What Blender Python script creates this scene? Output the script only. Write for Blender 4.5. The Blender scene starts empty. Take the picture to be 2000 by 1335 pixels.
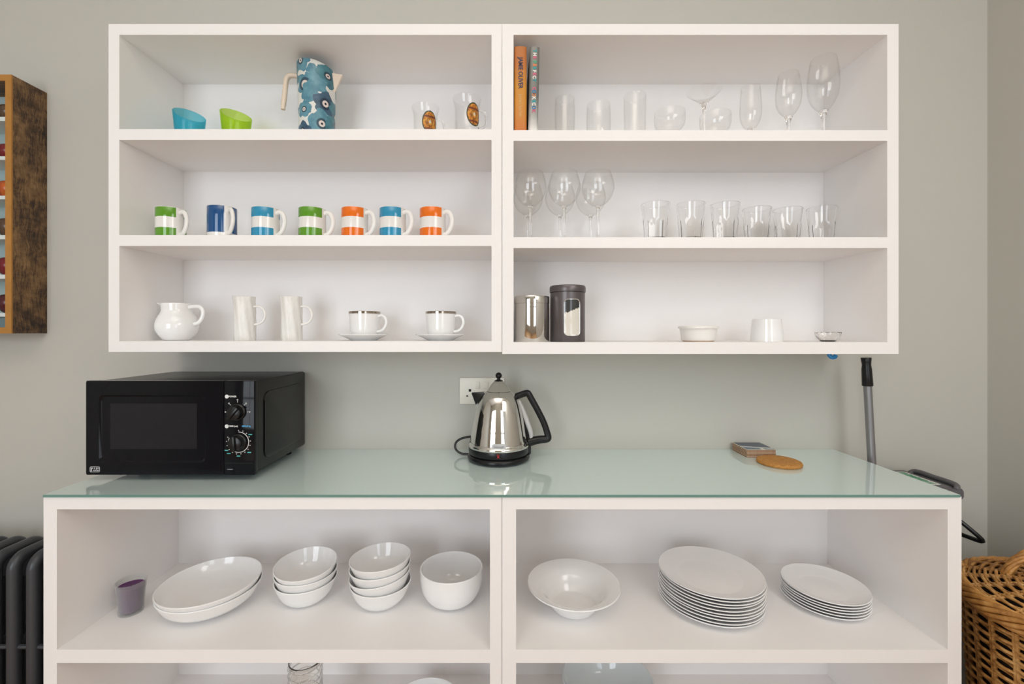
import bpy, bmesh, math, random
from mathutils import Vector, Matrix
random.seed(7)
PI = math.pi
SC = bpy.context.scene
COL = SC.collection

# ------------------------------------------------------------------ camera
FPX, CU, CV, EYE = 865.0, 986.0, 647.0, 1.29      # focal length in px, principal point, eye height
cam_d = bpy.data.cameras.new('camera')
cam_d.sensor_width = 36.0
cam_d.lens = 36.0 * FPX / 2000.0
cam_d.shift_x = (1000 - CU) / 2000.0
cam_d.shift_y = -(667.5 - CV) / 2000.0
cam_d.clip_start = 0.02
cam = bpy.data.objects.new('camera', cam_d)
COL.objects.link(cam)
cam.location = (0, 0, EYE)
cam.rotation_euler = (PI / 2, 0, 0)
SC.camera = cam

# ------------------------------------------------------------------ exposure, world, daylight, added fill lights
SC.view_settings.view_transform = 'Standard'
SC.view_settings.look = 'None'
SC.view_settings.exposure = 0.06
SC.view_settings.gamma = 1.0
SC.view_settings.use_curve_mapping = False
SC.cycles.use_denoising = True
SC.cycles.max_bounces = 14
SC.cycles.diffuse_bounces = 8
SC.cycles.glossy_bounces = 6
SC.cycles.transmission_bounces = 12
SC.cycles.transparent_max_bounces = 40
SC.cycles.sample_clamp_indirect = 10.0
world = bpy.data.worlds.new('world')
SC.world = world
world.use_nodes = True
world.node_tree.nodes['Background'].inputs[0].default_value = (0.75, 0.85, 1.0, 1)
world.node_tree.nodes['Background'].inputs[1].default_value = 1.0


def area_light(name, loc, rot, sx, sy, power, color):
    d = bpy.data.lights.new(name, 'AREA')
    d.shape = 'RECTANGLE'
    d.size, d.size_y, d.energy, d.color = sx, sy, power, color
    o = bpy.data.objects.new(name, d)
    COL.objects.link(o)
    o.location, o.rotation_euler = loc, rot
    return o


REAR = -2.05          # the window wall behind the camera
WINDOWS = [(-2.2, -0.8), (0.6, 1.5)]
WZ0, WZ1 = 0.35, 2.45
for i, (a, b) in enumerate(WINDOWS):
    area_light('daylight', ((a + b) / 2, REAR - 0.06, (WZ0 + WZ1) / 2), (PI / 2, 0, 0),
               b - a, WZ1 - WZ0, (43.5, 15)[i], (0.895, 0.955, 1.0))
area_light('ceiling_bounce_fill', (-0.1, -0.75, 2.7), (PI, 0, 0), 1.6, 1.3, 29, (1.0, 0.93, 0.82))  # added fill aimed up, so the ceiling gives soft light from above
area_light('right_fill_light', (1.2, -0.6, 2.2), (math.radians(35), 0, math.radians(10)), 0.8, 0.8, 9.5, (1.0, 0.975, 0.95))  # added fill for the right side, no lamp stands here

# ------------------------------------------------------------------ helpers


def PX(u, y):
    return (u - CU) * y / FPX


def PZ(v, y):
    return EYE - (v - CV) * y / FPX


def tag(o, label=None, cat=None, group=None, kind=None):
    if label: o['label'] = label
    if cat: o['category'] = cat
    if group: o['group'] = group
    if kind: o['kind'] = kind
    return o


def thing(name, label, cat, loc, rz=0.0, group=None, rot=None):
    o = bpy.data.objects.new(name, None)
    COL.objects.link(o)
    o.empty_display_size = 0.05
    o.location = loc
    o.rotation_euler = rot if rot else (0, 0, rz)
    return tag(o, label, cat, group)


def obj(name, bm, mat, parent=None, loc=(0, 0, 0), rot=(0, 0, 0), sharp=35, smooth=True):
    me = bpy.data.meshes.new(name)
    bmesh.ops.recalc_face_normals(bm, faces=bm.faces[:])
    bm.to_mesh(me)
    bm.free()
    for m in (mat if isinstance(mat, (list, tuple)) else [mat]):
        me.materials.append(m)
    if smooth:
        for p in me.polygons: p.use_smooth = True
        me.set_sharp_from_angle(angle=math.radians(sharp))
    o = bpy.data.objects.new(name, me)
    COL.objects.link(o)
    o.parent = parent
    o.location, o.rotation_euler = loc, rot
    return o


def dup(root, loc=None, rz=None, label=None, group=None):
    r = root.copy()
    COL.objects.link(r)
    if loc is not None: r.location = loc
    if rz is not None: r.rotation_euler = (0, 0, rz)
    if label: r['label'] = label
    if group: r['group'] = group
    for ch in list(root.children):
        c = ch.copy(); COL.objects.link(c); c.parent = r
        for g in list(ch.children):
            d = g.copy(); COL.objects.link(d); d.parent = c
    return r


def box(bm, x0, x1, y0, y1, z0, z1, bev=0.0, seg=2, mi=0):
    t = bmesh.new()
    r = bmesh.ops.create_cube(t, size=1)
    for v in t.verts:
        v.co = Vector(((x0 + x1) / 2 + v.co.x * (x1 - x0), (y0 + y1) / 2 + v.co.y * (y1 - y0), (z0 + z1) / 2 + v.co.z * (z1 - z0)))
    if bev > 0:
        bmesh.ops.bevel(t, geom=t.edges[:], offset=bev, segments=seg, profile=0.5, affect='EDGES')
    merge(bm, t, mi)
    return bm


def merge(bm, t, mi=None, mat=None):
    vm = {}
    for v in t.verts:
        vm[v] = bm.verts.new(mat @ v.co if mat else v.co)
    for f in t.faces:
        try:
            nf = bm.faces.new([vm[v] for v in f.verts])
            nf.material_index = f.material_index if mi is None else mi
        except ValueError:
            pass
    t.free()
    return bm


def bx(*a, **k):
    return box(bmesh.new(), *a, **k)


def lathe(prof, n=64, fn=None, bm=None):
    """surface of revolution; prof = [(r, z)...]; r == 0 makes a pole"""
    bm = bm or bmesh.new()
    rings = []
    for (r, z) in prof:
        if r < 1e-6:
            rings.append([bm.verts.new((0, 0, z))])
        else:
            rings.append([bm.verts.new((r * math.cos(2 * PI * i / n), r * math.sin(2 * PI * i / n), z)) for i in range(n)])
    for a, b in zip(rings[:-1], rings[1:]):
        for i in range(n):
            j = (i + 1) % n
            if len(a) == 1 and len(b) == 1: continue
            if len(a) == 1: bm.faces.new((a[0], b[j], b[i]))
            elif len(b) == 1: bm.faces.new((a[i], a[j], b[0]))
            else: bm.faces.new((a[i], a[j], b[j], b[i]))
    if fn:
        for v in bm.verts: v.co = Vector(fn(v.co.x, v.co.y, v.co.z))
    return bm


def spl(pts, k=6):
    """Catmull-Rom through points (any dimension)"""
    out = []
    P = [tuple(p) for p in pts]
    n = len(P)
    for i in range(n - 1):
        p0, p1, p2, p3 = P[max(i - 1, 0)], P[i], P[i + 1], P[min(i + 2, n - 1)]
        for s in range(k):
            t = s / k
            out.append(tuple(0.5 * (2 * b + (c - a) * t + (2 * a - 5 * b + 4 * c - d) * t * t + (3 * b - a - 3 * c + d) * t ** 3)
                             for a, b, c, d in zip(p0, p1, p2, p3)))
    out.append(P[-1])
    return out


def vessel(outer, t, tb=None, k=6, foot=0.0, n=64, fn=None):
    """closed vessel wall: outer profile base->rim, wall t, floor thickness tb"""
    tb = tb or t
    o = spl(outer, k)
    prof = [(0, o[0][1] + foot)]
    if foot: prof += [(o[0][0] - 0.004, o[0][1] + foot), (o[0][0] - 0.003, o[0][1])]
    prof += o
    rr, rz = o[-1]
    prof += [(rr - t * 0.15, rz + t * 0.35), (rr - t * 0.5, rz + t * 0.5), (rr - t * 0.85, rz + t * 0.35)]
    inner = []
    for i in range(len(o) - 1, -1, -1):
        a, b = o[max(i - 1, 0)], o[min(i + 1, len(o) - 1)]
        dr, dz = b[0] - a[0], b[1] - a[1]
        L = math.hypot(dr, dz) or 1
        q = (o[i][0] - t * dz / L, o[i][1] + t * dr / L)
        if q[1] > o[0][1] + tb + 0.0003 and q[0] > 0.002: inner.append(q)
    prof += inner
    lr = inner[-1][0]
    prof += [(lr * 0.93, o[0][1] + tb), (lr * 0.5, o[0][1] + tb), (0, o[0][1] + tb)]
    return lathe(prof, n, fn)


def tube(pts, rad, n=10, closed=False, bm=None, flat=1.0, up=None, caps=True):
    bm = bm or bmesh.new()
    P = [Vector(p) for p in pts]
    m = len(P)
    R = rad if isinstance(rad, (list, tuple)) else [rad] * m
    T = []
    for i in range(m):
        if closed: d = P[(i + 1) % m] - P[i - 1]
        else: d = P[min(i + 1, m - 1)] - P[max(i - 1, 0)]
        T.append(d.normalized())
    u = Vector(up) if up else Vector((0, 0, 1))
    if abs(u.dot(T[0])) > 0.95: u = Vector((1, 0, 0)) if abs(T[0].x) < 0.9 else Vector((0, 1, 0))
    nrm = (u - T[0] * u.dot(T[0])).normalized()
    rings = []
    for i in range(m):
        nrm = (nrm - T[i] * nrm.dot(T[i]))
        nrm = nrm.normalized() if nrm.length > 1e-6 else T[i].orthogonal().normalized()
        b = T[i].cross(nrm)
        rings.append([bm.verts.new(P[i] + nrm * (R[i] * math.cos(2 * PI * j / n)) + b * (R[i] * flat * math.sin(2 * PI * j / n))) for j in range(n)])
    for i in range(m if closed else m - 1):
        a, c = rings[i], rings[(i + 1) % m]
        for j in range(n):
            bm.faces.new((a[j], a[(j + 1) % n], c[(j + 1) % n], c[j]))
    if not closed and caps:
        bm.faces.new(rings[0][::-1])
        bm.faces.new(rings[-1])
    return bm


def dense(outline, step):
    out = []
    for p, q in zip(outline, outline[1:] + outline[:1]):
        k = max(1, int(math.hypot(q[0] - p[0], q[1] - p[1]) / step))
        out += [(p[0] + (q[0] - p[0]) * i / k, p[1] + (q[1] - p[1]) * i / k) for i in range(k)]
    return out


def rrect(w, h, r, n=6):
    """rounded rectangle outline centred on 0, counter-clockwise"""
    out = []
    for cx, cy, a0 in ((w / 2 - r, h / 2 - r, 0), (-w / 2 + r, h / 2 - r, PI / 2), (-w / 2 + r, -h / 2 + r, PI), (w / 2 - r, -h / 2 + r, 1.5 * PI)):
        for i in range(n + 1):
            a = a0 + PI / 2 * i / n
            out.append((cx + r * math.cos(a), cy + r * math.sin(a)))
    return out


def prism(outline, d, fn, bm=None, bev=0.0):
    """extrude a 2-D outline by d; fn(a, b, t) gives the 3-D point"""
    t = bmesh.new()
    lo = [t.verts.new(fn(a, b, 0)) for a, b in outline]
    hi = [t.verts.new(fn(a, b, d)) for a, b in outline]
    n = len(outline)
    t.faces.new(lo[::-1]); t.faces.new(hi)
    for i in range(n): t.faces.new((lo[i], lo[(i + 1) % n], hi[(i + 1) % n], hi[i]))
    if bev:
        es = [e for e in t.edges if (e.verts[0] in lo) == (e.verts[1] in lo)]
        bmesh.ops.bevel(t, geom=es, offset=bev, segments=2, profile=0.5, affect='EDGES')
    return merge(bm if bm else bmesh.new(), t, 0)


def text(name, body, size, mat, parent, loc, rot, ext=0.0002, fn=None, sx=1.0, bold=0.0):
    cu = bpy.data.curves.new(name, 'FONT')
    cu.body, cu.size, cu.extrude, cu.offset = body, size, ext, bold
    cu.align_x, cu.align_y = 'CENTER', 'CENTER'
    cu.resolution_u = 3
    t = bpy.data.objects.new(name, cu)
    COL.objects.link(t)
    dg = bpy.context.evaluated_depsgraph_get()
    me = bpy.data.meshes.new_from_object(t.evaluated_get(dg))
    bpy.data.objects.remove(t); bpy.data.curves.remove(cu)
    for v in me.vertices:
        v.co.x *= sx
        if fn: v.co = Vector(fn(*v.co))
    me.materials.clear(); me.materials.append(mat)
    o = bpy.data.objects.new(name, me)
    COL.objects.link(o)
    o.parent = parent
    o.location, o.rotation_euler = loc, rot
    return o


# ------------------------------------------------------------------ materials


class N:
    """tiny node builder"""

    def __init__(self, name):
        self.m = bpy.data.materials.new(name)
        self.m.use_nodes = True
        self.t = self.m.node_tree
        self.b = self.t.nodes['Principled BSDF']

    def n(self, typ, **kw):
        x = self.t.nodes.new(typ)
        for k, v in kw.items(): setattr(x, k, v)
        return x

    def l(self, a, b): self.t.links.new(a, b)

    def inp(self, node, key, val):
        if hasattr(val, 'is_linked') or isinstance(val, bpy.types.NodeSocket): self.l(val, node.inputs[key])
        else: node.inputs[key].default_value = val

    def math(self, op, a, b=0.0, c=None, clamp=False):
        x = self.n('ShaderNodeMath', operation=op, use_clamp=clamp)
        self.inp(x, 0, a); self.inp(x, 1, b)
        if c is not None: self.inp(x, 2, c)
        return x.outputs[0]

    def mix(self, f, a, b):
        x = self.n('ShaderNodeMix', data_type='RGBA')
        self.inp(x, 0, f)
        self.inp(x, 6, a if not isinstance(a, tuple) else (*a[:3], 1)); self.inp(x, 7, b if not isinstance(b, tuple) else (*b[:3], 1))
        return x.outputs[2]

    def coord(self, kind='Object'): return self.n('ShaderNodeTexCoord').outputs[kind]

    def xyz(self, sock):
        s = self.n('ShaderNodeSeparateXYZ'); self.l(sock, s.inputs[0]); return s.outputs

    def noise(self, scale, vec=None, detail=4, rough=0.5, stretch=None):
        vec = vec or self.coord()
        if stretch:
            mp = self.n('ShaderNodeMapping'); self.l(vec, mp.inputs[0]); mp.inputs['Scale'].default_value = stretch; vec = mp.outputs[0]
        x = self.n('ShaderNodeTexNoise'); self.l(vec, x.inputs['Vector'])
        x.inputs['Scale'].default_value, x.inputs['Detail'].default_value, x.inputs['Roughness'].default_value = scale, detail, rough
        return x.outputs[0]

    def ramp(self, f, stops):
        x = self.n('ShaderNodeValToRGB'); self.l(f, x.inputs[0])
        e = x.color_ramp.elements
        while len(e) < len(stops): e.new(0.5)
        for q, (p, c) in zip(e, stops): q.position = p; q.color = (*c, 1)
        return x.outputs[0]

    def bump(self, h, strength=0.2, dist=0.001):
        x = self.n('ShaderNodeBump'); self.l(h, x.inputs['Height'])
        x.inputs['Strength'].default_value, x.inputs['Distance'].default_value = strength, dist
        self.l(x.outputs[0], self.b.inputs['Normal'])

    def base(self, v): self.inp(self.b, 'Base Color', (*v, 1) if isinstance(v, tuple) and len(v) == 3 else v)


def plain(name, col, rough=0.5, metal=0.0, spec=0.5, coat=0.0, var=0.04, nscale=6.0, bump=0.0, bscale=200.0):
    q = N(name)
    q.b.inputs['Roughness'].default_value = rough
    q.b.inputs['Metallic'].default_value = metal
    q.b.inputs['Specular IOR Level'].default_value = spec
    q.b.inputs['Coat Weight'].default_value = coat
    f = q.noise(nscale)
    q.base(q.ramp(f, [(0.3, tuple(c * (1 - var) for c in col)), (0.7, tuple(min(1, c * (1 + var)) for c in col))]))
    if bump: q.bump(q.noise(bscale, detail=3), bump, 0.0006)
    return q.m


def thin_glass(name, tint=(0.997, 0.997, 0.995), edge=(0.95, 0.95, 0.94), refl=0.34):
    """thin blown glass: clear, darker and mirror-like where the wall is seen edge-on"""
    q = N(name)
    q.t.nodes.remove(q.b)
    lw = q.n('ShaderNodeLayerWeight'); lw.inputs['Blend'].default_value = 0.5
    f = lw.outputs['Facing']
    f4 = q.math('POWER', f, 4.0)
    fr = q.math('MULTIPLY_ADD', f4, refl, 0.035)
    tr = q.n('ShaderNodeBsdfTransparent')
    q.l(q.mix(q.math('POWER', f, 3.0), tint, edge), tr.inputs[0])
    gl = q.n('ShaderNodeBsdfGlossy'); gl.inputs['Roughness'].default_value = 0.02
    mx = q.n('ShaderNodeMixShader')
    q.l(fr, mx.inputs[0]); q.l(tr.outputs[0], mx.inputs[1]); q.l(gl.outputs[0], mx.inputs[2])
    q.l(mx.outputs[0], q.t.nodes['Material Output'].inputs[0])
    return q.m


def solid_glass(name, col=(1, 1, 1), rough=0.0):
    q = N(name)
    q.base(col)
    q.b.inputs['Roughness'].default_value = rough
    q.b.inputs['Transmission Weight'].default_value = 1.0
    q.b.inputs['IOR'].default_value = 1.48
    return q.m


M = {}
M['wall'] = plain('wall_paint', (0.53, 0.518, 0.476), 0.6, var=0.015, nscale=1.5, bump=0.05, bscale=120)
M['ceiling'] = plain('ceiling_paint', (0.8, 0.79, 0.76), 0.8)
M['unit'] = plain('white_unit_paint', (0.87, 0.852, 0.847), 0.42, var=0.012, nscale=3, bump=0.04, bscale=90)
M['porcelain'] = plain('white_porcelain', (0.86, 0.86, 0.86), 0.10, var=0.01, coat=0.3)
M['ceramic_warm'] = plain('warm_white_ceramic', (0.84, 0.815, 0.785), 0.15, var=0.01)
M['black_plastic'] = plain('black_plastic', (0.009, 0.009, 0.010), 0.27, spec=0.35, var=0.1)
M['black_gloss'] = plain('glossy_black_panel', (0.006, 0.006, 0.008), 0.07, spec=0.18, var=0.1)
M['black_case'] = plain('black_painted_steel', (0.016, 0.016, 0.0155), 0.30, spec=0.4, var=0.05)
M['white_print'] = plain('white_print', (0.75, 0.75, 0.75), 0.5)
M['blue_print'] = plain('blue_print', (0.08, 0.42, 0.75), 0.5)
M['teal_print'] = plain('teal_print', (0.1, 0.6, 0.6), 0.5)
M['grey_print'] = plain('grey_print', (0.45, 0.45, 0.46), 0.4)
M['red_print'] = plain('red_print', (0.6, 0.03, 0.03), 0.4)
M['chrome'] = plain('polished_steel', (0.74, 0.72, 0.69), 0.05, metal=1.0, var=0.01)
M['silver'] = plain('silver_metal', (0.72, 0.72, 0.71), 0.25, metal=1.0, var=0.02)
M['silver_plastic'] = plain('silver_plastic', (0.52, 0.51, 0.51), 0.3, var=0.02)
M['socket'] = plain('cream_socket_plastic', (0.82, 0.78, 0.70), 0.35, var=0.01)
M['dark_hole'] = plain('dark_recess', (0.01, 0.01, 0.01), 0.8)
M['canister'] = plain('dark_grey_metallic_paint', (0.135, 0.118, 0.12), 0.34, metal=0.55, var=0.03)
M['grey_bin'] = plain('grey_bin_plastic', (0.115, 0.11, 0.12), 0.45, var=0.04)
M['pole'] = plain('grey_aluminium_tube', (0.27, 0.265, 0.275), 0.33, metal=0.6, var=0.03)
M['blue'] = plain('bright_blue_plastic', (0.02, 0.25, 0.6), 0.4)
M['radiator'] = plain('charcoal_radiator_paint', (0.045, 0.048, 0.056), 0.36, var=0.06, bump=0.1, bscale=150)
M['cream'] = plain('cream_melamine', (0.74, 0.62, 0.50), 0.35, var=0.02)
M['wax'] = plain('purple_wax', (0.09, 0.008, 0.10), 0.4, var=0.05)
M['terracotta'] = plain('unglazed_clay', (0.62, 0.45, 0.33), 0.7)
M['gold_band'] = plain('platinum_band', (0.42, 0.36, 0.30), 0.15, metal=1.0)
M['glass'] = thin_glass('clear_thin_glass')
M['glass_solid'] = solid_glass('clear_solid_glass')
M['crystal'] = solid_glass('pressed_glass', (1.0, 1.0, 0.99))
M['orange_wood'] = plain('honey_wood_edge', (0.42, 0.19, 0.035), 0.5, var=0.12, nscale=20)
M['pale_blue'] = plain('pale_blue_board', (0.36, 0.47, 0.48), 0.7)
M['pale_shelf'] = plain('pale_shelf_paint', (0.62, 0.68, 0.68), 0.6)
M['stem_dark'] = plain('dark_stem', (0.03, 0.025, 0.02), 0.7)
M['paper'] = plain('white_paper', (0.75, 0.74, 0.70), 0.8)
M['page'] = plain('book_pages', (0.62, 0.56, 0.46), 0.8, bump=0.2, bscale=600)


def mat_frosted():
    q = N('frosted_votive_glass')
    q.t.nodes.remove(q.b)
    tr = q.n('ShaderNodeBsdfTransparent'); tr.inputs[0].default_value = (0.93, 0.94, 0.93, 1)
    df = q.n('ShaderNodeBsdfPrincipled'); df.inputs['Base Color'].default_value = (0.62, 0.62, 0.62, 1); df.inputs['Roughness'].default_value = 0.25
    lw = q.n('ShaderNodeLayerWeight'); lw.inputs['Blend'].default_value = 0.5
    f = q.math('MULTIPLY_ADD', lw.outputs['Facing'], 0.30, 0.10)
    mx = q.n('ShaderNodeMixShader')
    q.l(f, mx.inputs[0]); q.l(tr.outputs[0], mx.inputs[1]); q.l(df.outputs[0], mx.inputs[2])
    q.l(mx.outputs[0], q.t.nodes['Material Output'].inputs[0])
    return q.m


def mat_tinted(name, col):
    """translucent coloured plastic tumbler wall"""
    q = N(name)
    q.t.nodes.remove(q.b)
    tr = q.n('ShaderNodeBsdfTransparent')
    lw = q.n('ShaderNodeLayerWeight'); lw.inputs['Blend'].default_value = 0.5
    f = lw.outputs['Facing']
    q.l(q.mix(q.math('POWER', f, 2.5), tuple(c ** 0.16 for c in col), tuple(c ** 0.5 for c in col)), tr.inputs[0])
    df = q.n('ShaderNodeBsdfPrincipled'); df.inputs['Base Color'].default_value = (*col, 1); df.inputs['Roughness'].default_value = 0.06
    mx = q.n('ShaderNodeMixShader'); mx.inputs[0].default_value = 0.26
    q.l(tr.outputs[0], mx.inputs[1]); q.l(df.outputs[0], mx.inputs[2])
    q.l(mx.outputs[0], q.t.nodes['Material Output'].inputs[0])
    return q.m


def mat_worktop():
    q = N('frosted_green_glass')
    g = q.n('ShaderNodeNewGeometry')
    f = q.noise(2.0)
    q.base(q.ramp(f, [(0.3, (0.65, 0.78, 0.765)), (0.7, (0.67, 0.80, 0.785))]))
    q.b.inputs['Roughness'].default_value = 0.04
    q.b.inputs['Specular IOR Level'].default_value = 0.5
    q.b.inputs['Coat Weight'].default_value = 0.8
    q.b.inputs['Coat Roughness'].default_value = 0.03
    return q.m


def mat_floor():
    q = N('oak_floorboards')
    c = q.coord()
    x = q.xyz(c)
    plank = q.math('FLOOR', q.math('MULTIPLY', x[0], 7.5))
    wn = q.n('ShaderNodeTexWhiteNoise', noise_dimensions='1D'); q.l(plank, wn.inputs['W'])
    g = q.noise(6, stretch=(14, 1, 1))
    s = q.math('MULTIPLY_ADD', wn.outputs[0], 0.5, q.math('MULTIPLY', g, 0.5))
    q.base(q.ramp(s, [(0.1, (0.38, 0.21, 0.10)), (0.9, (0.60, 0.37, 0.19))]))
    q.b.inputs['Roughness'].default_value = 0.35
    return q.m


def mat_rustic():
    q = N('rustic_sawn_wood')
    c = q.coord()
    x = q.xyz(c)
    yz = q.n('ShaderNodeCombineXYZ'); q.l(x[1], yz.inputs[0]); q.l(x[2], yz.inputs[1])
    warp = q.noise(9, yz.outputs[0], detail=3)
    mp = q.n('ShaderNodeVectorMath', operation='MULTIPLY_ADD')
    q.l(yz.outputs[0], mp.inputs[0]); mp.inputs[1].default_value = (1, 1, 1)
    cb = q.n('ShaderNodeCombineXYZ'); q.l(q.math('MULTIPLY', q.math('SUBTRACT', warp, 0.5), 0.05), cb.inputs[0]); q.l(cb.outputs[0], mp.inputs[2])
    g1 = q.noise(70, mp.outputs[0], detail=8, rough=0.78, stretch=(3.6, 0.22, 1))
    g2 = q.noise(26, mp.outputs[0], detail=8, rough=0.75)
    g3 = q.noise(6, mp.outputs[0], detail=2)
    s = q.math('ADD', q.math('MULTIPLY', g1, 0.6), q.math('MULTIPLY', g2, 0.55))
    s = q.math('ADD', s, q.math('MULTIPLY', q.math('SUBTRACT', g3, 0.5), 0.45))
    q.base(q.ramp(s, [(0.43, (0.008, 0.005, 0.004)), (0.51, (0.050, 0.026, 0.012)), (0.58, (0.15, 0.08, 0.032)), (0.70, (0.29, 0.17, 0.07))]))
    q.b.inputs['Roughness'].default_value = 0.6
    q.bump(s, 0.35, 0.002)
    return q.m


def mat_stripes(name, col, navy=False):
    """hoops of colour round a mug, broken by a plain strip where the handle (+x) joins"""
    q = N(name)
    x = q.xyz(q.coord())
    ang = q.math('ABSOLUTE', q.math('ARCTAN2', x[1], x[0]))
    side = q.math('GREATER_THAN', ang, math.radians(17 if not navy else 16))
    z = x[2]

    def band(a, b): return q.math('MULTIPLY', q.math('GREATER_THAN', z, a), q.math('LESS_THAN', z, b))
    if navy: m = band(0.017, 0.0915)
    else: m = q.math('ADD', band(0.0642, 0.0915), band(0.0065, 0.0335))
    r2 = q.math('SQRT', q.math('ADD', q.math('MULTIPLY', x[0], x[0]), q.math('MULTIPLY', x[1], x[1])))
    m = q.math('MULTIPLY', q.math('MULTIPLY', m, side), q.math('GREATER_THAN', r2, 0.0352))
    q.base(q.mix(m, (0.80, 0.775, 0.75), col))
    q.b.inputs['Roughness'].default_value = 0.09
    q.b.inputs['Coat Weight'].default_value = 0.3
    return q.m


def mat_flowers():
    q = N('blue_poppy_print')
    uv = q.n('ShaderNodeUVMap').outputs[0]
    nz = q.n('ShaderNodeTexNoise'); q.l(uv, nz.inputs['Vector']); nz.inputs['Scale'].default_value = 45; nz.inputs['Detail'].default_value = 2
    big = q.noise(38, uv, detail=5)
    x = q.xyz(uv)
    wob = q.math('MULTIPLY', q.math('SUBTRACT', nz.outputs[0], 0.5), 0.022)
    colr = (0.70, 0.70, 0.66, 1)
    rgb = q.n('ShaderNodeRGB'); rgb.outputs[0].default_value = colr
    cur = rgb.outputs[0]
    # centre (arc metres from the camera-facing line, height), radius, eye radius, tone
    F = [(-0.047, 0.222, 0.030, .20, 0), (-0.012, 0.200, 0.017, .0, 0), (0.030, 0.196, 0.036, .20, 1), (-0.034, 0.160, 0.032, .34, 0),
         (0.002, 0.162, 0.027, .0, 0), (-0.020, 0.136, 0.028, .0, 0), (0.024, 0.112, 0.035, .27, 2), (0.058, 0.110, 0.022, .0, 1), (-0.038, 0.090, 0.025, .22, 0),
         (0.014, 0.052, 0.042, .22, 0), (0.050, 0.060, 0.030, .0, 1), (-0.045, 0.030, 0.028, .2, 2), (0.085, 0.17, 0.028, .2, 0), (0.095, 0.06, 0.034, .2, 2),
         (-0.09, 0.19, 0.033, .2, 1), (-0.10, 0.10, 0.036, .2, 0), (-0.095, 0.03, 0.030, .2, 1), (0.135, 0.12, 0.033, .2, 0), (0.14, 0.20, 0.03, .2, 1), (-0.145, 0.15, 0.03, .2, 2), (0.14, 0.04, 0.03, .2, 0)]
    tones = [((0.045, 0.16, 0.24), (0.16, 0.36, 0.43)), ((0.03, 0.12, 0.17), (0.09, 0.27, 0.32)), ((0.022, 0.045, 0.085), (0.07, 0.16, 0.24))]
    for (cx, cz, r, eye, tn) in F:
        dx, dz = q.math('SUBTRACT', x[0], cx), q.math('SUBTRACT', x[1], cz)
        d = q.math('SQRT', q.math('ADD', q.math('MULTIPLY', dx, dx), q.math('MULTIPLY', dz, dz)))
        lob = q.math('MULTIPLY', q.math('COSINE', q.math('MULTIPLY_ADD', q.math('ARCTAN2', dz, dx), 5.0, cx * 80)), r * 0.09)
        e = q.math('DIVIDE', q.math('ADD', q.math('ADD', d, wob), lob), r)
        pet = q.mix(q.math('MULTIPLY_ADD', big, 1.9, -0.45, clamp=True), *tones[tn])
        if eye:
            ed = q.math('DIVIDE', d, r)
            dk = q.math('MULTIPLY', q.math('LESS_THAN', ed, eye * 1.7), 0.75)
            pet = q.mix(dk, pet, (0.012, 0.02, 0.04))
            pet = q.mix(q.math('LESS_THAN', ed, eye), pet, (0.70, 0.62, 0.58))
            pet = q.mix(q.math('LESS_THAN', ed, eye * 0.35), pet, (0.015, 0.015, 0.03))
        cur = q.mix(q.math('LESS_THAN', e, 0.93), cur, pet)
    q.base(cur)
    q.b.inputs['Roughness'].default_value = 0.25
    return q.m


def mat_emblem():
    q = N('gold_oval_badge')
    uv = q.n('ShaderNodeUVMap').outputs[0]
    x = q.xyz(uv)
    d = q.math('SQRT', q.math('ADD', q.math('MULTIPLY', x[0], x[0]), q.math('MULTIPLY', x[1], x[1])))
    nz = q.noise(3.2, uv, detail=5)
    gold = q.ramp(nz, [(0.38, (0.20, 0.06, 0.008)), (0.52, (0.62, 0.22, 0.015)), (0.66, (0.60, 0.36, 0.05))])
    up = q.math('MULTIPLY', q.math('GREATER_THAN', x[1], 0.40), q.math('LESS_THAN', x[1], 0.56))
    dn = q.math('MULTIPLY', q.math('GREATER_THAN', x[1], -0.68), q.math('LESS_THAN', x[1], -0.52))
    c = q.mix(q.math('ADD', up, dn), gold, (0.17, 0.035, 0.01))
    ring = q.math('MULTIPLY', q.math('GREATER_THAN', d, 0.30), q.math('LESS_THAN', d, 0.42))
    c = q.mix(q.math('MULTIPLY', ring, 0.7), c, (0.16, 0.07, 0.02))
    c = q.mix(q.math('LESS_THAN', q.math('ADD', d, q.math('MULTIPLY', nz, 0.1)), 0.20), c, (0.62, 0.55, 0.42))
    c = q.mix(q.math('GREATER_THAN', d, 0.88), c, (0.045, 0.05, 0.022))
    q.base(c)
    q.b.inputs['Roughness'].default_value = 0.3
    return q.m


def mat_cork(name, a, b, sc):
    q = N(name)
    f = q.noise(sc, detail=5, rough=0.7)
    q.base(q.ramp(f, [(0.32, a), (0.68, b)]))
    q.b.inputs['Roughness'].default_value = 0.85
    q.bump(f, 0.5, 0.001)
    return q.m


def mat_wicker(name, cols, sc=60):
    q = N(name)
    f = q.noise(sc, detail=4, rough=0.6)
    g = q.noise(9, detail=2)
    s = q.math('ADD', q.math('MULTIPLY', f, 0.6), q.math('MULTIPLY', g, 0.4))
    q.base(q.ramp(s, [(0.34, cols[0]), (0.5, cols[1]), (0.66, cols[2])]))
    q.b.inputs['Roughness'].default_value = 0.45
    return q.m


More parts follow.
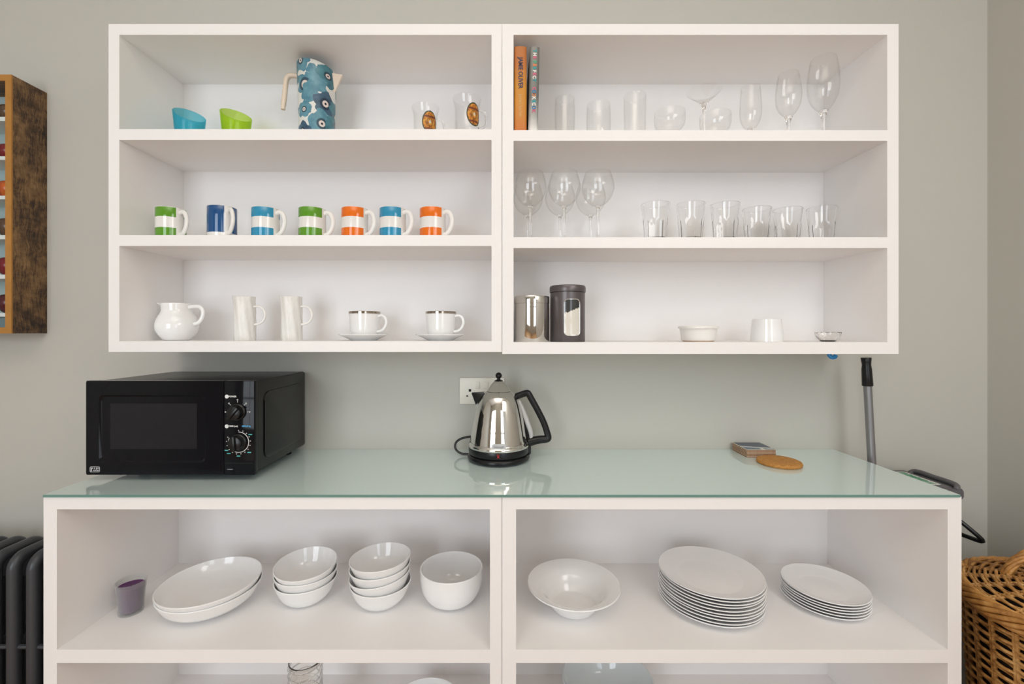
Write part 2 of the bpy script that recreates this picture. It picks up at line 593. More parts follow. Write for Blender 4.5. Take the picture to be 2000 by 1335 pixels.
def mat_coaster_top():
    q = N('navy_printed_coaster')
    uv = q.xyz(q.coord())
    u, v = uv[0], uv[1]
    edge = q.math('MAXIMUM', q.math('ABSOLUTE', u), q.math('ABSOLUTE', v))
    cream = q.math('GREATER_THAN', edge, 0.043)
    nz = q.noise(30)
    band = q.math('ADD', v, q.math('MULTIPLY', u, 0.28))
    band = q.math('MULTIPLY', q.math('GREATER_THAN', band, -0.024), q.math('LESS_THAN', band, -0.012))
    low = q.math('LESS_THAN', q.math('ADD', v, q.math('MULTIPLY', u, 0.28)), -0.024)
    c = q.mix(low, (0.035, 0.055, 0.10), (0.06, 0.13, 0.20))
    c = q.mix(band, c, (0.62, 0.62, 0.60))
    blob = q.math('LESS_THAN', q.math('ADD', q.math('ABSOLUTE', q.math('SUBTRACT', u, 0.008)), q.math('MULTIPLY', nz, 0.012)), 0.012)
    c = q.mix(q.math('MULTIPLY', blob, low), c, (0.66, 0.66, 0.64))
    up = q.math('MULTIPLY', q.math('GREATER_THAN', u, 0.030), q.math('GREATER_THAN', v, 0.0))
    c = q.mix(cream, c, (0.66, 0.60, 0.50))
    q.base(c)
    q.b.inputs['Roughness'].default_value = 0.3
    return q.m


def mat_mesh_window():
    q = N('perforated_oven_window')
    x = q.xyz(q.coord())
    a = q.math('SINE', q.math('MULTIPLY', x[0], 2 * PI / 0.0036)); b = q.math('SINE', q.math('MULTIPLY', x[2], 2 * PI / 0.0036))
    f = q.math('MULTIPLY_ADD', q.math('MULTIPLY', a, b), 0.5, 0.5)
    q.base(q.ramp(f, [(0.35, (0.006, 0.006, 0.008)), (0.7, (0.032, 0.031, 0.034))]))
    q.b.inputs['Roughness'].default_value = 0.18
    q.b.inputs['Specular IOR Level'].default_value = 0.15
    return q.m


def mat_sugar():
    q = N('canister_window_sugar')
    x = q.xyz(q.n('ShaderNodeUVMap').outputs[0])
    nz = q.noise(5, q.n('ShaderNodeUVMap').outputs[0], detail=3)
    h = q.math('ADD', q.math('MULTIPLY', x[0], -0.16), q.math('ADD', x[1], q.math('MULTIPLY', q.math('SUBTRACT', nz, 0.5), 0.35)))
    q.base(q.mix(q.math('GREATER_THAN', h, 0.38), (0.72, 0.69, 0.62), (0.008, 0.008, 0.008)))
    q.b.inputs['Roughness'].default_value = 0.5
    q.b.inputs['Coat Weight'].default_value = 1.0
    q.b.inputs['Coat Roughness'].default_value = 0.03
    return q.m


def mat_book(name, stops, rough, metal=0.0):
    q = N(name)
    x = q.xyz(q.coord())
    f = q.math('ADD', q.math('DIVIDE', x[2], 0.245), q.math('MULTIPLY', q.math('SUBTRACT', q.noise(25, detail=3), 0.5), 0.25))
    q.base(q.ramp(f, stops))
    q.b.inputs['Roughness'].default_value = rough
    q.b.inputs['Metallic'].default_value = metal
    return q.m


def mat_apple(name, a, b):
    q = N(name)
    f = q.noise(30, detail=3, stretch=(1, 1, 0.4))
    q.base(q.ramp(f, [(0.35, a), (0.65, b)]))
    q.b.inputs['Roughness'].default_value = 0.25
    return q.m


M['frosted'] = mat_frosted()
M['worktop'] = mat_worktop()
M['worktop_edge'] = plain('green_glass_edge', (0.13, 0.27, 0.235), 0.12)
M['floor'] = mat_floor()
M['rustic'] = mat_rustic()
M['poppy'] = mat_flowers()
M['emblem'] = mat_emblem()
M['cork'] = mat_cork('cork', (0.38, 0.15, 0.03), (0.62, 0.31, 0.08), 160)
M['coaster_edge'] = mat_cork('brown_board_edge', (0.20, 0.09, 0.04), (0.36, 0.19, 0.09), 90)
M['coaster_top'] = mat_coaster_top()
M['cream_edge'] = plain('cream_board_face', (0.6, 0.5, 0.4), 0.6)
M['oven_mesh'] = mat_mesh_window()
M['sugar'] = mat_sugar()
WK = [(0.20, 0.075, 0.017), (0.46, 0.225, 0.060), (0.66, 0.40, 0.155)]
M['wicker'] = mat_wicker('willow_weave', WK)
M['wicker_border'] = mat_wicker('willow_border', [(0.24, 0.095, 0.02), (0.50, 0.24, 0.06), (0.68, 0.39, 0.13)], 40)
M['wicker_gap_shade'] = plain('basket_gap_shade', (0.018, 0.010, 0.005), 0.9)  # near-black brown that paints the shade between the woven strands
GREEN, SKY, ORANGE, NAVY = (0.105, 0.30, 0.018), (0.025, 0.27, 0.46), (0.80, 0.16, 0.006), (0.008, 0.075, 0.23)

# ------------------------------------------------------------------ the room
WY = 1.45                      # face of the back wall
RX, LX, CEIL = 1.580, -2.9, 3.1


def struct(name, bm, mat, parent=None, sharp=35):
    o = obj(name, bm, mat, parent, sharp=sharp)
    if parent is None: o['kind'] = 'structure'
    return o


struct('floor', bx(LX - .1, RX + .1, REAR - .2, WY + .1, -0.06, 0), M['floor'])
struct('ceiling', bx(LX - .1, RX + .1, REAR - .2, WY + .1, CEIL, CEIL + .06), M['ceiling'])
struct('wall_back', bx(LX - .1, RX + .1, WY, WY + .1, 0, CEIL), M['wall'])
struct('wall_right', bx(RX, RX + .1, REAR - .1, WY, 0, CEIL), M['wall'])
struct('wall_left', bx(LX - .1, LX, REAR - .1, WY, 0, CEIL), M['wall'])
b = bmesh.new()
xs = [LX] + [v for w in WINDOWS for v in w] + [RX]
for i in range(0, len(xs), 2): box(b, xs[i], xs[i + 1], REAR - .1, REAR, 0, CEIL)
for (a, c) in WINDOWS:
    box(b, a, c, REAR - .1, REAR, 0, WZ0); box(b, a, c, REAR - .1, REAR, WZ1, CEIL)
struct('wall_rear', b, M['wall'])
for i, (a, c) in enumerate(WINDOWS):
    b = bmesh.new()
    t = 0.05
    box(b, a, a + t, REAR - .05, REAR + .01, WZ0, WZ1); box(b, c - t, c, REAR - .05, REAR + .01, WZ0, WZ1)
    box(b, a, c, REAR - .05, REAR + .01, WZ0, WZ0 + t); box(b, a, c, REAR - .05, REAR + .01, WZ1 - t, WZ1)
    zm = (WZ0 + WZ1) / 2
    box(b, a, c, REAR - .05, REAR + .01, zm - .025, zm + .025)
    xm = (a + c) / 2
    box(b, xm - .012, xm + .012, REAR - .045, REAR, WZ0, WZ1)
    struct('window_%d' % (i + 1), b, M['ceiling'])

# ------------------------------------------------------------------ shelf units
UY, LY, BY = 1.199, 1.048, 1.4395    # front planes of upper and lower units, face of their backs


def unit(name, label, group, yf, xo0, xi0, xi1, xo1, zt, zti, shelves, zbi, zb, extra=0.0):
    """open white shelf unit; shelves = [(z top, z bottom)...]"""
    base = (0, 0, 0)
    t = thing(name, label, 'shelf unit', ((xo0 + xo1) / 2, yf, zb), group=group)
    ox, oy, oz = t.location

    def part(n, x0, x1, y0, y1, z0, z1):
        return obj(n, bx(x0 - ox, x1 - ox, y0 - oy, y1 - oy, z0 - oz, z1 - oz), M['unit'], t, smooth=False)
    part('side_panel', xo0, xi0, yf, WY, zb, zt)
    part('side_panel', xi1, xo1, yf, WY, zb, zt)
    part('top_panel', xi0, xi1, yf, WY, zti, zt)
    part('bottom_panel', xi0, xi1, yf, WY, zb + extra, zbi)
    for (a, c) in shelves: part('shelf', xi0, xi1, yf, BY, c, a)
    part('back_panel', xi0, xi1, BY, WY, zbi, zti)
    if extra: part('plinth', xi0, xi1, yf + .03, yf + .05, zb, zb + extra)
    return t


u = lambda a: PX(a, UY)
z = lambda a: PZ(a, UY)
ZL = [z(252), z(459), z(666)]
ZR = [z(254), z(463), z(668)]
unit('wall_shelf_unit', 'white open wall shelf unit on the left, holding striped mugs and the flowered pitcher', 'wall shelf units', UY, u(212), u(233), u(960), u(980.2), z(47), z(68),
     [(ZL[0], z(273)), (ZL[1], z(480))], ZL[2], z(687))
unit('wall_shelf_unit', 'white open wall shelf unit on the right, holding glassware and two books', 'wall shelf units', UY, u(981), u(1003), u(1733), u(1755), z(47), z(68),
     [(ZR[0], z(275)), (ZR[1], z(484))], ZR[2], z(691))
u = lambda a: PX(a, LY)
z = lambda a: PZ(a, LY)
SH = z(1268)
WT_Y = 1.043
WT_TOP, WT_BOT = PZ(966, WT_Y), PZ(966, WT_Y) - 0.006
BSH = 0.176
unit('floor_shelf_unit', 'white open shelf unit under the left of the glass worktop, holding bowls', 'floor shelf units', LY, u(85), u(111), u(957), u(980), WT_BOT, z(994), [(SH, z(1294))], BSH, 0.0, 0.146)
unit('floor_shelf_unit', 'white open shelf unit under the right of the glass worktop, holding stacked plates', 'floor shelf units', LY, u(980.8), u(1008), u(1851), u(1878), WT_BOT, z(994), [(SH, z(1294))], BSH, 0.0, 0.146)

b = bx(-1.089, PX(1877, WT_Y), WT_Y, WY, WT_BOT, WT_TOP, bev=0.0008, seg=1)
for f in b.faces:
    c = f.calc_center_median()
    f.normal_update()
    f.material_index = 0 if f.normal.z > 0.9 else 1
o = obj('glass_worktop', b, [M['worktop'], M['worktop_edge']], sharp=20)
tag(o, 'pale green glass worktop lying across both lower white shelf units', 'worktop')

# ------------------------------------------------------------------ wooden box with ornaments, far left
yf = 1.345
bz0, bz1, bxr = 1.284, 2.070, -1.4986
bxl = bxr - 0.42
t = thing('display_box', 'rough brown wooden display box hung on the wall at the far left', 'display box', (bxr, yf, bz0))
L = lambda x0, x1, y0, y1, z0, z1, **k: bx(x0 - bxr, x1 - bxr, y0 - yf, y1 - yf, z0 - bz0, z1 - bz0, **k)
obj('side_board', L(bxr - .018, bxr, yf + .004, WY, bz0, bz1), M['rustic'], t, smooth=False)
obj('side_board', L(bxl, bxl + .018, yf + .004, WY, bz0, bz1), M['rustic'], t, smooth=False)
obj('top_board', L(bxl + .018, bxr - .018, yf + .004, WY, bz1 - .018, bz1), M['rustic'], t, smooth=False)
obj('bottom_board', L(bxl + .018, bxr - .018, yf + .004, WY, bz0, bz0 + .018), M['rustic'], t, smooth=False)
obj('back_board', L(bxl + .018, bxr - .018, WY - .01, WY, bz0 + .018, bz1 - .018), M['pale_blue'], t, smooth=False)
b = bmesh.new()
for (x0, x1, z0, z1) in ((bxr - .0187, bxr, bz0, bz1), (bxl, bxl + .0187, bz0, bz1), (bxl + .0187, bxr - .0187, bz1 - .0187, bz1), (bxl + .0187, bxr - .0187, bz0, bz0 + .0187)):
    box(b, x0 - bxr, x1 - bxr, 0, .004, z0 - bz0, z1 - bz0)
obj('front_edging', b, M['orange_wood'], t, smooth=False)
shelf_v = [(187, 196), (228, 236), (305, 312), (382, 389), (459, 467), (536, 544), (611, 618)]
shelf_tops = []
for k, (a, c) in enumerate(shelf_v):
    zt_, zb_ = PZ(a, yf + .006), PZ(c, yf + .006)
    if k == 0: continue
    obj('shelf', L(bxl + .018, bxr - .018, yf + .006, WY - .01, zb_, zt_), M['pale_shelf'], t, smooth=False)
    shelf_tops.append(zt_)
ap = {'red': mat_apple('dark_red_skin', (0.10, 0.006, 0.010), (0.20, 0.012, 0.018)),
      'orange': mat_apple('orange_red_skin', (0.22, 0.015, 0.010), (0.55, 0.12, 0.015)),
      'brown': mat_apple('brown_skin', (0.045, 0.022, 0.012), (0.11, 0.062, 0.036)),
      'plum': mat_apple('plum_skin', (0.045, 0.008, 0.012), (0.09, 0.012, 0.018))}
hts = [0.052, 0.050, 0.056, 0.060, 0.058, 0.060]
for zt_, hh, (c, words) in zip(shelf_tops, hts, [('brown', 'dark brown apple ornament on the topmost shelf of the wooden display box'),
                                    ('red', 'dark red apple ornament with a stem, second shelf down in the display box'),
                                    ('orange', 'orange-red apple ornament with a slanting stem in the wooden display box'),
                                    ('brown', 'dull brown apple ornament below the orange-red one in the display box'),
                                    ('red', 'deep red apple ornament on the second-lowest shelf of the display box'),
                                    ('plum', 'plum-coloured apple ornament on the lowest shelf of the display box')]):
    a = thing('apple_ornament', words, 'ornament', (bxr - .0550, yf + .052, zt_), group='apple ornaments in the wooden box')
    r = 0.036
    pr = spl([(0.0, 0.001), (0.012, 0.0), (0.026, hh * .15), (r, hh * .52), (0.030, hh * .88), (0.016, hh), (0.005, hh * .93), (0, hh * .90)], 5)
    pr = [(max(p[0], 0) if 0 < i < len(pr) - 1 else 0, p[1]) for i, p in enumerate(pr)]
    obj('fruit', lathe(pr, 32), ap[c], a)
    obj('stem', tube(spl([(0, 0, hh * .9), (.002, 0, hh + .004), (.006, -.002, hh + .013)], 3), 0.0013, 6), M['stem_dark'], a)

# ------------------------------------------------------------------ radiator
rt = thing('column_radiator', 'charcoal cast iron column radiator against the wall left of the shelves', 'radiator', (-1.45, 1.30, 0.0))
ztop, zbot = 0.672, 0.09
yF, yB = -0.062, 0.062


def rad_section(x, last):
    bm = bmesh.new()
    rr = 0.0155
    ys, ye, r = yF, yB, 0.03
    path = []
    for i in range(7):
        a = PI + PI / 2 * (-i / 6) + 0
        path.append((x, ys + r + r * math.cos(a), ztop - rr - r + r * math.sin(a)))
    for i in range(7):
        a = PI / 2 - PI / 2 * i / 6
        path.append((x, ye - r + r * math.cos(a), ztop - rr - r + r * math.sin(a)))
    for i in range(7):
        a = -PI / 2 * i / 6
        path.append((x, ye - r + r * math.cos(a), zbot + rr + r + r * math.sin(a)))
    for i in range(7):
        a = -PI / 2 - PI / 2 * i / 6
        path.append((x, ys + r + r * math.cos(a), zbot + rr + r + r * math.sin(a)))
    tube(path, rr, 14, closed=True, bm=bm, up=(1, 0, 0))
    tube([(x, 0, zbot + .02), (x, 0, ztop - .02)], 0.013, 12, bm=bm)
    box(bm, x - .009, x + .009, yF + .008, yB - .008, ztop - .075, ztop - .02, bev=.004)
    box(bm, x - .009, x + .009, yF + .008, yB - .008, zbot + .02, zbot + .075, bev=.004)
    box(bm, x - .007, x + .007, yF + .008, yB - .008, 0.395, 0.425, bev=.004)
    if not last:
        for zz in (ztop - .05, zbot + .05):
            tube([(x, 0, zz), (x + .0555, 0, zz)], 0.021, 14, bm=bm)
        tube([(x, yF, .41), (x + .0555, yF, .41)], 0.006, 8, bm=bm)
    return bm


for k in range(11):
    o = obj('radiator_section', rad_section(-0.31 + .0555 * k, k == 10), M['radiator'], rt)
for x_ in (-0.31, 0.245):
    for y_ in (yF, yB): obj('foot', tube([(x_, y_, 0), (x_, y_, zbot + .03)], [0.022, 0.014], 12), M['radiator'], rt)

# ------------------------------------------------------------------ microwave
mx0, mx1, my0, my1, mz0, mz1 = -1.0775, -0.6435, 1.138, 1.432, WT_TOP + .016, 1.1635
mw = thing('microwave_oven', 'black microwave oven with two dials standing on the glass worktop', 'microwave', (mx0, my0, WT_TOP))
W, D, H0, H1 = mx1 - mx0, my1 - my0, mz0 - WT_TOP, mz1 - WT_TOP
HB = H1 - .004
b = bx(.006, W - .001, .016, D, H0 + .004, HB, bev=.005)
obj('casing', b, M['black_case'], mw)
# embossed panel on the right-hand side
pts = rrect(D - .075, H1 - H0 - .062, .022)
b = prism(pts, .004, lambda a, c, t_: (W - .0014 + t_, D / 2 + .008 + a, (H0 + H1) / 2 - .004 + c), bev=.0032)
obj('side_emboss', b, M['black_case'], mw)
b = bx(.012, W - .006, .02, D - .004, HB - .001, HB + .0015, bev=.001)
obj('top_cover', b, M['black_case'], mw)
xs_ = PX(437, my0) - mx0                     # seam between door and control panel
b = bmesh.new()
cx0, cx1, cz0, cz1 = PX(193, my0) - mx0, PX(401, my0) - mx0, PZ(903, my0) - WT_TOP, PZ(771, my0) - WT_TOP
# door: frame round a recessed rounded window
outer = [(0.0, H0), (xs_ - .0012, H0), (xs_ - .0012, H1), (0.0, H1)]
inn = [((cx0 + cx1) / 2 + a, (cz0 + cz1) / 2 + c) for a, c in rrect(cx1 - cx0, cz1 - cz0, .012, 6)]
out = []
for (a, c) in inn:      # matching points on the outer rectangle
    dx_, dz_ = a - (cx0 + cx1) / 2, c - (cz0 + cz1) / 2
    out.append((a, c))
n_ = len(inn)
q4 = n_ // 4
corner = [(xs_ - .0012, H1), (0, H1), (0, H0), (xs_ - .0012, H0)]
rc = .004
oo = []
for k in range(4):
    cx_, cz_ = corner[k]
    sx_, sz_ = (1 if k in (0, 3) else -1), (1 if k in (0, 1) else -1)
    rr_ = rc if k in (1, 2) else .0012
    for i in range(q4):
        a = [0, PI / 2, PI, 1.5 * PI][k] + PI / 2 * i / (q4 - 1)
        oo.append((cx_ - sx_ * rr_ + rr_ * math.cos(a), cz_ - sz_ * rr_ + rr_ * math.sin(a)))
ring = [[], [], [], [], []]
for (oa, oc), (ia, ic) in zip(oo, inn):
    mxm, mzm = (cx0 + cx1) / 2, (cz0 + cz1) / 2
    ring[0].append(b.verts.new((oa, .016, oc)))
    ring[1].append(b.verts.new((oa, .0015, oc)))
    ring[2].append(b.verts.new((oa + (mxm - oa) * .008, 0, oc + (mzm - oc) * .012)))
    ring[3].append(b.verts.new((ia, 0, ic)))
    ring[4].append(b.verts.new((ia + (mxm - ia) * .035, .004, ic + (mzm - ic) * .05)))
for a, c in zip(ring[:-1], ring[1:]):
    for i in range(n_):
        b.faces.new((a[i], a[(i + 1) % n_], c[(i + 1) % n_], c[i]))
b.faces.new(ring[4])
door = obj('door', b, M['black_gloss'], mw, sharp=30)
wx0, wx1, wz0_, wz1_ = PX(213, my0) - mx0, PX(383, my0) - mx0, PZ(877, my0) - WT_TOP, PZ(788, my0) - WT_TOP
obj('mesh_window', bx(wx0, wx1, .0032, .0045, wz0_, wz1_), M['oven_mesh'], door, smooth=False)
lw_ = thing  # (alias kept short below)
lx, lz = PX(185.5, my0) - mx0, PZ(916, my0) - WT_TOP
b = bmesh.new()
tube([(lx + a, -.0004, lz + c) for a, c in rrect(.0245, .0135, .003, 4)], .0008, 6, closed=True, bm=b)
for (a0, a1, c0, c1) in ((-.0105, -.0075, -.005, .0045), (-.0075, -.0045, .0015, .0045), (-.0045, -.0025, -.0045, -.001), (-.002, .0005, .0008, .0046), (-.001, .002, -.0046, -.001), (.0032, .0046, -.0046, .0048), (.0046, .0102, .0018, .0044), (.0062, .0098, -.0046, -.0008)):
    box(b, lx + a0, lx + a1, -.0006, .0001, lz + c0, lz + c1)
o = obj('door_badge', b, M['grey_print'], door, smooth=False)
o['label'] = 'small silver outlined badge'
cp = obj('control_panel', bx(xs_ + .0008, W, 0, .016, H0, H1, bev=.0015), M['black_gloss'], mw)
obj('panel_line', bx(xs_ + .002, W - .003, -.0004, .0002, PZ(904, my0) - WT_TOP - .0004, PZ(904, my0) - WT_TOP + .0004), M['black_case'], cp, smooth=False)


def mpt(u_, v_): return PX(u_, my0) - mx0, PZ(v_, my0) - WT_TOP


def dial(u_, v_, turn):
    kx, kz = mpt(u_, v_)
    r = .0215
    k = obj('dial', lathe([(0, .020), (.0155, .020), (.017, .019), (.0185, .006), (r, .004), (r, 0)], 40), M['black_plastic'], mw, (kx, 0, kz), (PI / 2, 0, 0))
    obj('dial_grip', bx(-.0042, .0042, -.019, .019, .016, .026, bev=.0015), M['black_plastic'], k, rot=(0, 0, turn))
    return kx, kz


k1 = dial(464, 804, math.radians(-42))
k2 = dial(466, 863, math.radians(4))
b = bmesh.new()
for (kx, kz), angs in ((k1, [180, 135, 90, 45, 0]),):
    for a in angs:
        ca, sa = math.cos(math.radians(a)), math.sin(math.radians(a))
        tube([(kx + .0245 * ca, -.0003, kz + .0245 * sa), (kx + .028 * ca, -.0003, kz + .028 * sa)], .0007, 6, bm=b)
        tube([(kx + .031 * ca + .0014 * math.cos(q), -.0003, kz + .031 * sa + .0014 * math.sin(q)) for q in [2 * PI * i / 8 for i in range(8)]], .0006, 5, closed=True, bm=b)
obj('power_marks', b, M['white_print'], cp, smooth=False)
b = bmesh.new()
tube([(k2[0] + .0262 * math.cos(q), -.0002, k2[1] + .0262 * math.sin(q)) for q in [math.radians(90 - 295 * i / 60) for i in range(61)]], .0009, 6, bm=b)
for i in range(15):
    a = math.radians(90 - 295 * i / 14)
    x_, z_ = k2[0] + .0305 * math.cos(a), k2[1] + .0305 * math.sin(a)
    box(b, x_ - .0012, x_ + .0012, -.0005, 0, z_ - .0008, z_ + .0008)
obj('timer_marks', b, M['white_print'], cp, smooth=False)
for (uu, vv) in ((443, 774), (443, 832)):
    x_, z_ = mpt(uu, vv)
    b = merge(bmesh.new(), lathe([(0, 0), (.0050, 0), (.0050, .0005), (0, .0005)], 20), 0, Matrix.Translation((x_, 0, z_)) @ Matrix.Rotation(PI / 2, 4, 'X'))
    obj('round_icon', b, M['white_print'], cp, smooth=False)
x_, z_ = mpt(454, 774); text('power_lettering', 'POWER', .0058, M['white_print'], cp, (x_, -.0002, z_), (PI / 2, 0, 0), bold=.0002)
x_, z_ = mpt(456, 832); text('timer_lettering', 'TIMER (min)', .0052, M['white_print'], cp, (x_, -.0002, z_), (PI / 2, 0, 0), sx=.85, bold=.0002)
x_, z_ = mpt(481, 832); text('defrost_lettering', 'DEFROST kg', .0050, M['blue_print'], cp, (x_, -.0002, z_), (PI / 2, 0, 0), sx=.82, bold=.0002)
for (uu, vv) in ((442.5, 879), (447, 885), (466, 890), (487, 883), (489, 848)):
    x_, z_ = mpt(uu, vv)
    b = bmesh.new()
    for j in range(4): box(b, x_ - .0046 + j * .0024, x_ - .0028 + j * .0024, -.0005, 0, z_ - .0012, z_ + .0012)
    obj('weight_mark', b, M['teal_print'], cp, smooth=False)
b = bmesh.new()
x_, z_ = mpt(450, 916)
box(b, x_ - .008, x_ + .006, -.0004, 0, z_ - .0005, z_ + .0005)
obj('button_mark', b, M['grey_print'], cp, smooth=False)
for (fx, fy) in ((.07, .10), (W - .07, .10), (.04, D - .04), (W - .04, D - .04)):
    obj('foot', lathe([(0, 0), (.011, 0), (.012, .003), (.012, H0 + .006), (0, H0 + .006)], 20), M['black_plastic'], mw, (fx, fy, 0))

# ------------------------------------------------------------------ wall socket
sy = WY
sx0, sx1, sz0, sz1 = PX(898, sy), PX(898, sy) + .146, PZ(788, sy), PZ(737, sy)
ws = thing('wall_socket', 'cream double wall socket behind the steel kettle', 'socket', ((sx0 + sx1) / 2, sy, (sz0 + sz1) / 2))
w_, h_ = sx1 - sx0, sz1 - sz0
pl = obj('face_plate', bx(-w_ / 2, w_ / 2, -.009, 0, -h_ / 2, h_ / 2, bev=.002), M['socket'], ws)
for s in (-1, 1):
    b = bmesh.new()
    cxh = -w_ / 2 + .036 if s < 0 else w_ / 2 - .036
    czh = -.008
    box(b, cxh - .002 - .004, cxh + .002 - .004 + .004, -.0094, -.0085, czh + .006, czh + .014)
    for q in (-1, 1): box(b, cxh + q * .011 - .0032, cxh + q * .011 + .0032, -.0094, -.0085, czh - .010, czh - .006)
    obj('pin_holes', b, M['dark_hole'], ws, smooth=False)
    x_ = -.014 if s < 0 else .014
    obj('rocker_switch', bx(x_ - .007, x_ + .007, -.0125, -.008, .008, .030, bev=.0015), M['socket'], ws)

# ------------------------------------------------------------------ kettle
KX, KY = PX(974, 1.34), 1.338
kt = thing('electric_kettle', 'polished steel cone kettle with black handle on the glass worktop', 'kettle', (KX, KY, WT_TOP))
S = 1.34 / FPX


def kz(v_): return PZ(v_, 1.34) - WT_TOP


obj('power_base', lathe(spl([(0, .001), (.070, 0), (.090, .004), (.0935, .011), (.090, .018), (.080, .021)], 5) + [(0, .021)], 72), M['black_plastic'], kt)
obj('base_ring', lathe([(0, .020), (.082, .020), (.0885, .022), (.0905, .027), (.0905, .040), (.0895, .043), (0, .043)], 72), M['black_plastic'], kt)
bp = [(0, .042), (.0905, .042), (.0918, .046), (.0905, .0505), (.0885, .052), (.0870, .056)] + [(r_ * S, kz(v_)) for r_, v_ in ((56.0, 862), (54.2, 850), (50.5, 828), (46.0, 806), (40.5, 786), (34.0, 771), (25.5, 763))]
bp = bp[:5] + spl(bp[5:], 5) + [(0, kz(762.5))]
body = obj('body', lathe(bp, 96), M['chrome'], kt, sharp=40)
lp = spl([(24.2 * S, kz(762)), (22 * S, kz(759.5)), (15.5 * S, kz(751)), (9.5 * S, kz(744.5)), (8 * S, kz(743.5))], 5)
lid = obj('lid', lathe([(0, kz(762.4)), (24.6 * S, kz(762.4))] + lp + [(0, kz(743.3))], 72), M['chrome'], kt)
obj('lid_knob', lathe([(0, kz(744))] + [(8.3 * S, kz(744)), (8.0 * S, kz(742.6)), (3.2 * S, kz(740)), (3.0 * S, kz(738.6))] +
    [(6.3 * S * math.sin(a), kz(733) - 6.3 * S * math.cos(a)) for a in [math.radians(30 + 150 * i / 14) for i in range(14)]] + [(0, kz(726.7))], 32), M['black_plastic'], lid)
# spout: V-shaped black beak on the left, steel lip beneath
b = bmesh.new()


def kpt(u_, v_, dy=0.0): return ((u_ - 974) * S, dy, kz(v_))


prof_top = [kpt(921.5, 766), kpt(948, 766)]
vs = {}
P_tip = kpt(921, 766)
top_b1, top_b2 = kpt(950, 765.5, -.022), kpt(950, 765.5, .022)
low = kpt(929, 790)
lowb1, lowb2 = kpt(952, 790, -.012), kpt(952, 790, .012)
tip1, tip2 = kpt(921, 766, -.009), kpt(921, 766, .009)
V = [b.verts.new(p) for p in (tip1, tip2, top_b2, top_b1, kpt(929, 789, -.004), kpt(929, 789, .004), lowb2, lowb1)]
for f in ((0, 1, 2, 3), (0, 4, 5, 1), (0, 3, 7, 4), (1, 5, 6, 2), (4, 7, 6, 5), (3, 2, 6, 7)): b.faces.new([V[i] for i in f])
bmesh.ops.bevel(b, geom=b.edges[:], offset=.002, segments=2, profile=.5, affect='EDGES')
sp = obj('spout', b, M['black_plastic'], kt)
b = bmesh.new()
V = [b.verts.new(p) for p in (kpt(931, 788, -.006), kpt(931, 788, .006), kpt(950, 770, .020), kpt(950, 770, -.020), kpt(929.5, 800, 0), kpt(950, 802, .012), kpt(950, 802, -.012))]
for f in ((0, 1, 2, 3), (0, 4, 1), (0, 3, 6, 4), (1, 4, 5, 2), (4, 6, 5), (3, 2, 5, 6)): b.faces.new([V[i] for i in f])
obj('spout_base', b, M['chrome'], kt, sharp=60)
# handle: open black loop on the right
hp = [kpt(a, c) for a, c in ((1006, 774.5), (1018, 770), (1029, 766.8), (1032.5, 769), (1037, 777), (1046, 793), (1055, 810), (1062.5, 826), (1068, 842), (1070.5, 853), (1067, 856.5), (1055, 857.5), (1042, 860), (1032, 863))]
hp = spl(hp, 4)
m_ = len(hp)
tr_ = [(.0085 + .0035 * max(0, (i / m_ - .6) / .4)) for i in range(m_)]
h_o = obj('handle', tube(hp, tr_, 14, flat=1.15, up=(0, 1, 0)), M['black_plastic'], kt)
b = tube(spl([kpt(1006, 777), (kpt(1014, 800)), (kpt(1023, 825)), (kpt(1030, 848)), (kpt(1032, 864))], 5), .0065, 12, flat=.8, up=(0, 1, 0))
obj('handle_spine', b, M['black_plastic'], h_o)
b = tube(spl([kpt(1013, 781), kpt(1021, 800), kpt(1030, 825), kpt(1037, 846), kpt(1036, 860)], 5), [.0045 + .0035 * math.sin(PI * i / 20) for i in range(21)], 12, flat=1.0, up=(0, 1, 0))
o = obj('handle_liner', b, M['silver_plastic'], h_o); o['label'] = 'grey inner strip of the handle'
# oval badge on the front, slightly curved with the body
br = 54.6 * S
ang0 = -PI / 2 + math.radians(1)


def on_body(a, c, d=0.0):
    zz = kz(857.5) + c
    r = (56.5 - (862 - (857.5 - c / S)) * 0.12) * S + .0006 + d
    th = ang0 + a / br
    return (r * math.cos(th), r * math.sin(th), zz)


b = prism(dense(rrect(.040, .0155, .006, 5), .003), .0012, lambda a, c, t_: on_body(a, c, t_))
bd = obj('name_badge', b, M['silver_plastic'], kt, smooth=False)
text('badge_lettering', 'DeLonghi', .0088, M['grey_print'], bd, (0, 0, 0), (0, 0, 0), fn=lambda a, c, d: on_body(a, c, .0014), sx=.82, bold=.0002)
b = bmesh.new()
for (a, c, e, f) in ((-.003, .0275, .003, .0345), (.003, .0275, -.003, .0345)):
    tube([(a, -.0906, c), (e, -.0906, f)], .0009, 6, bm=b)
tube([(-.004, -.0903, .037), (.004, -.0903, .037)], .0008, 6, bm=b)
o = obj('indicator_mark', b, M['red_print'], kt); o['label'] = 'small red indicator mark'
# cord connector at the right rear and the cord loop at the left
obj('cord_store', bx(.055, .098, -.004, .05, .012, .052, bev=.006), M['black_plastic'], kt)
cp_ = [(-.058, -.0, .008), (-.085, .025, .007), (-.115, .030, .008), (-.133, .034, .020), (-.134, .040, .038), (-.118, .046, .050), (-.090, .052, .055), (-.06, .055, .058)]
obj('cord', tube(spl(cp_, 6), .0035, 10), M['black_plastic'], kt)

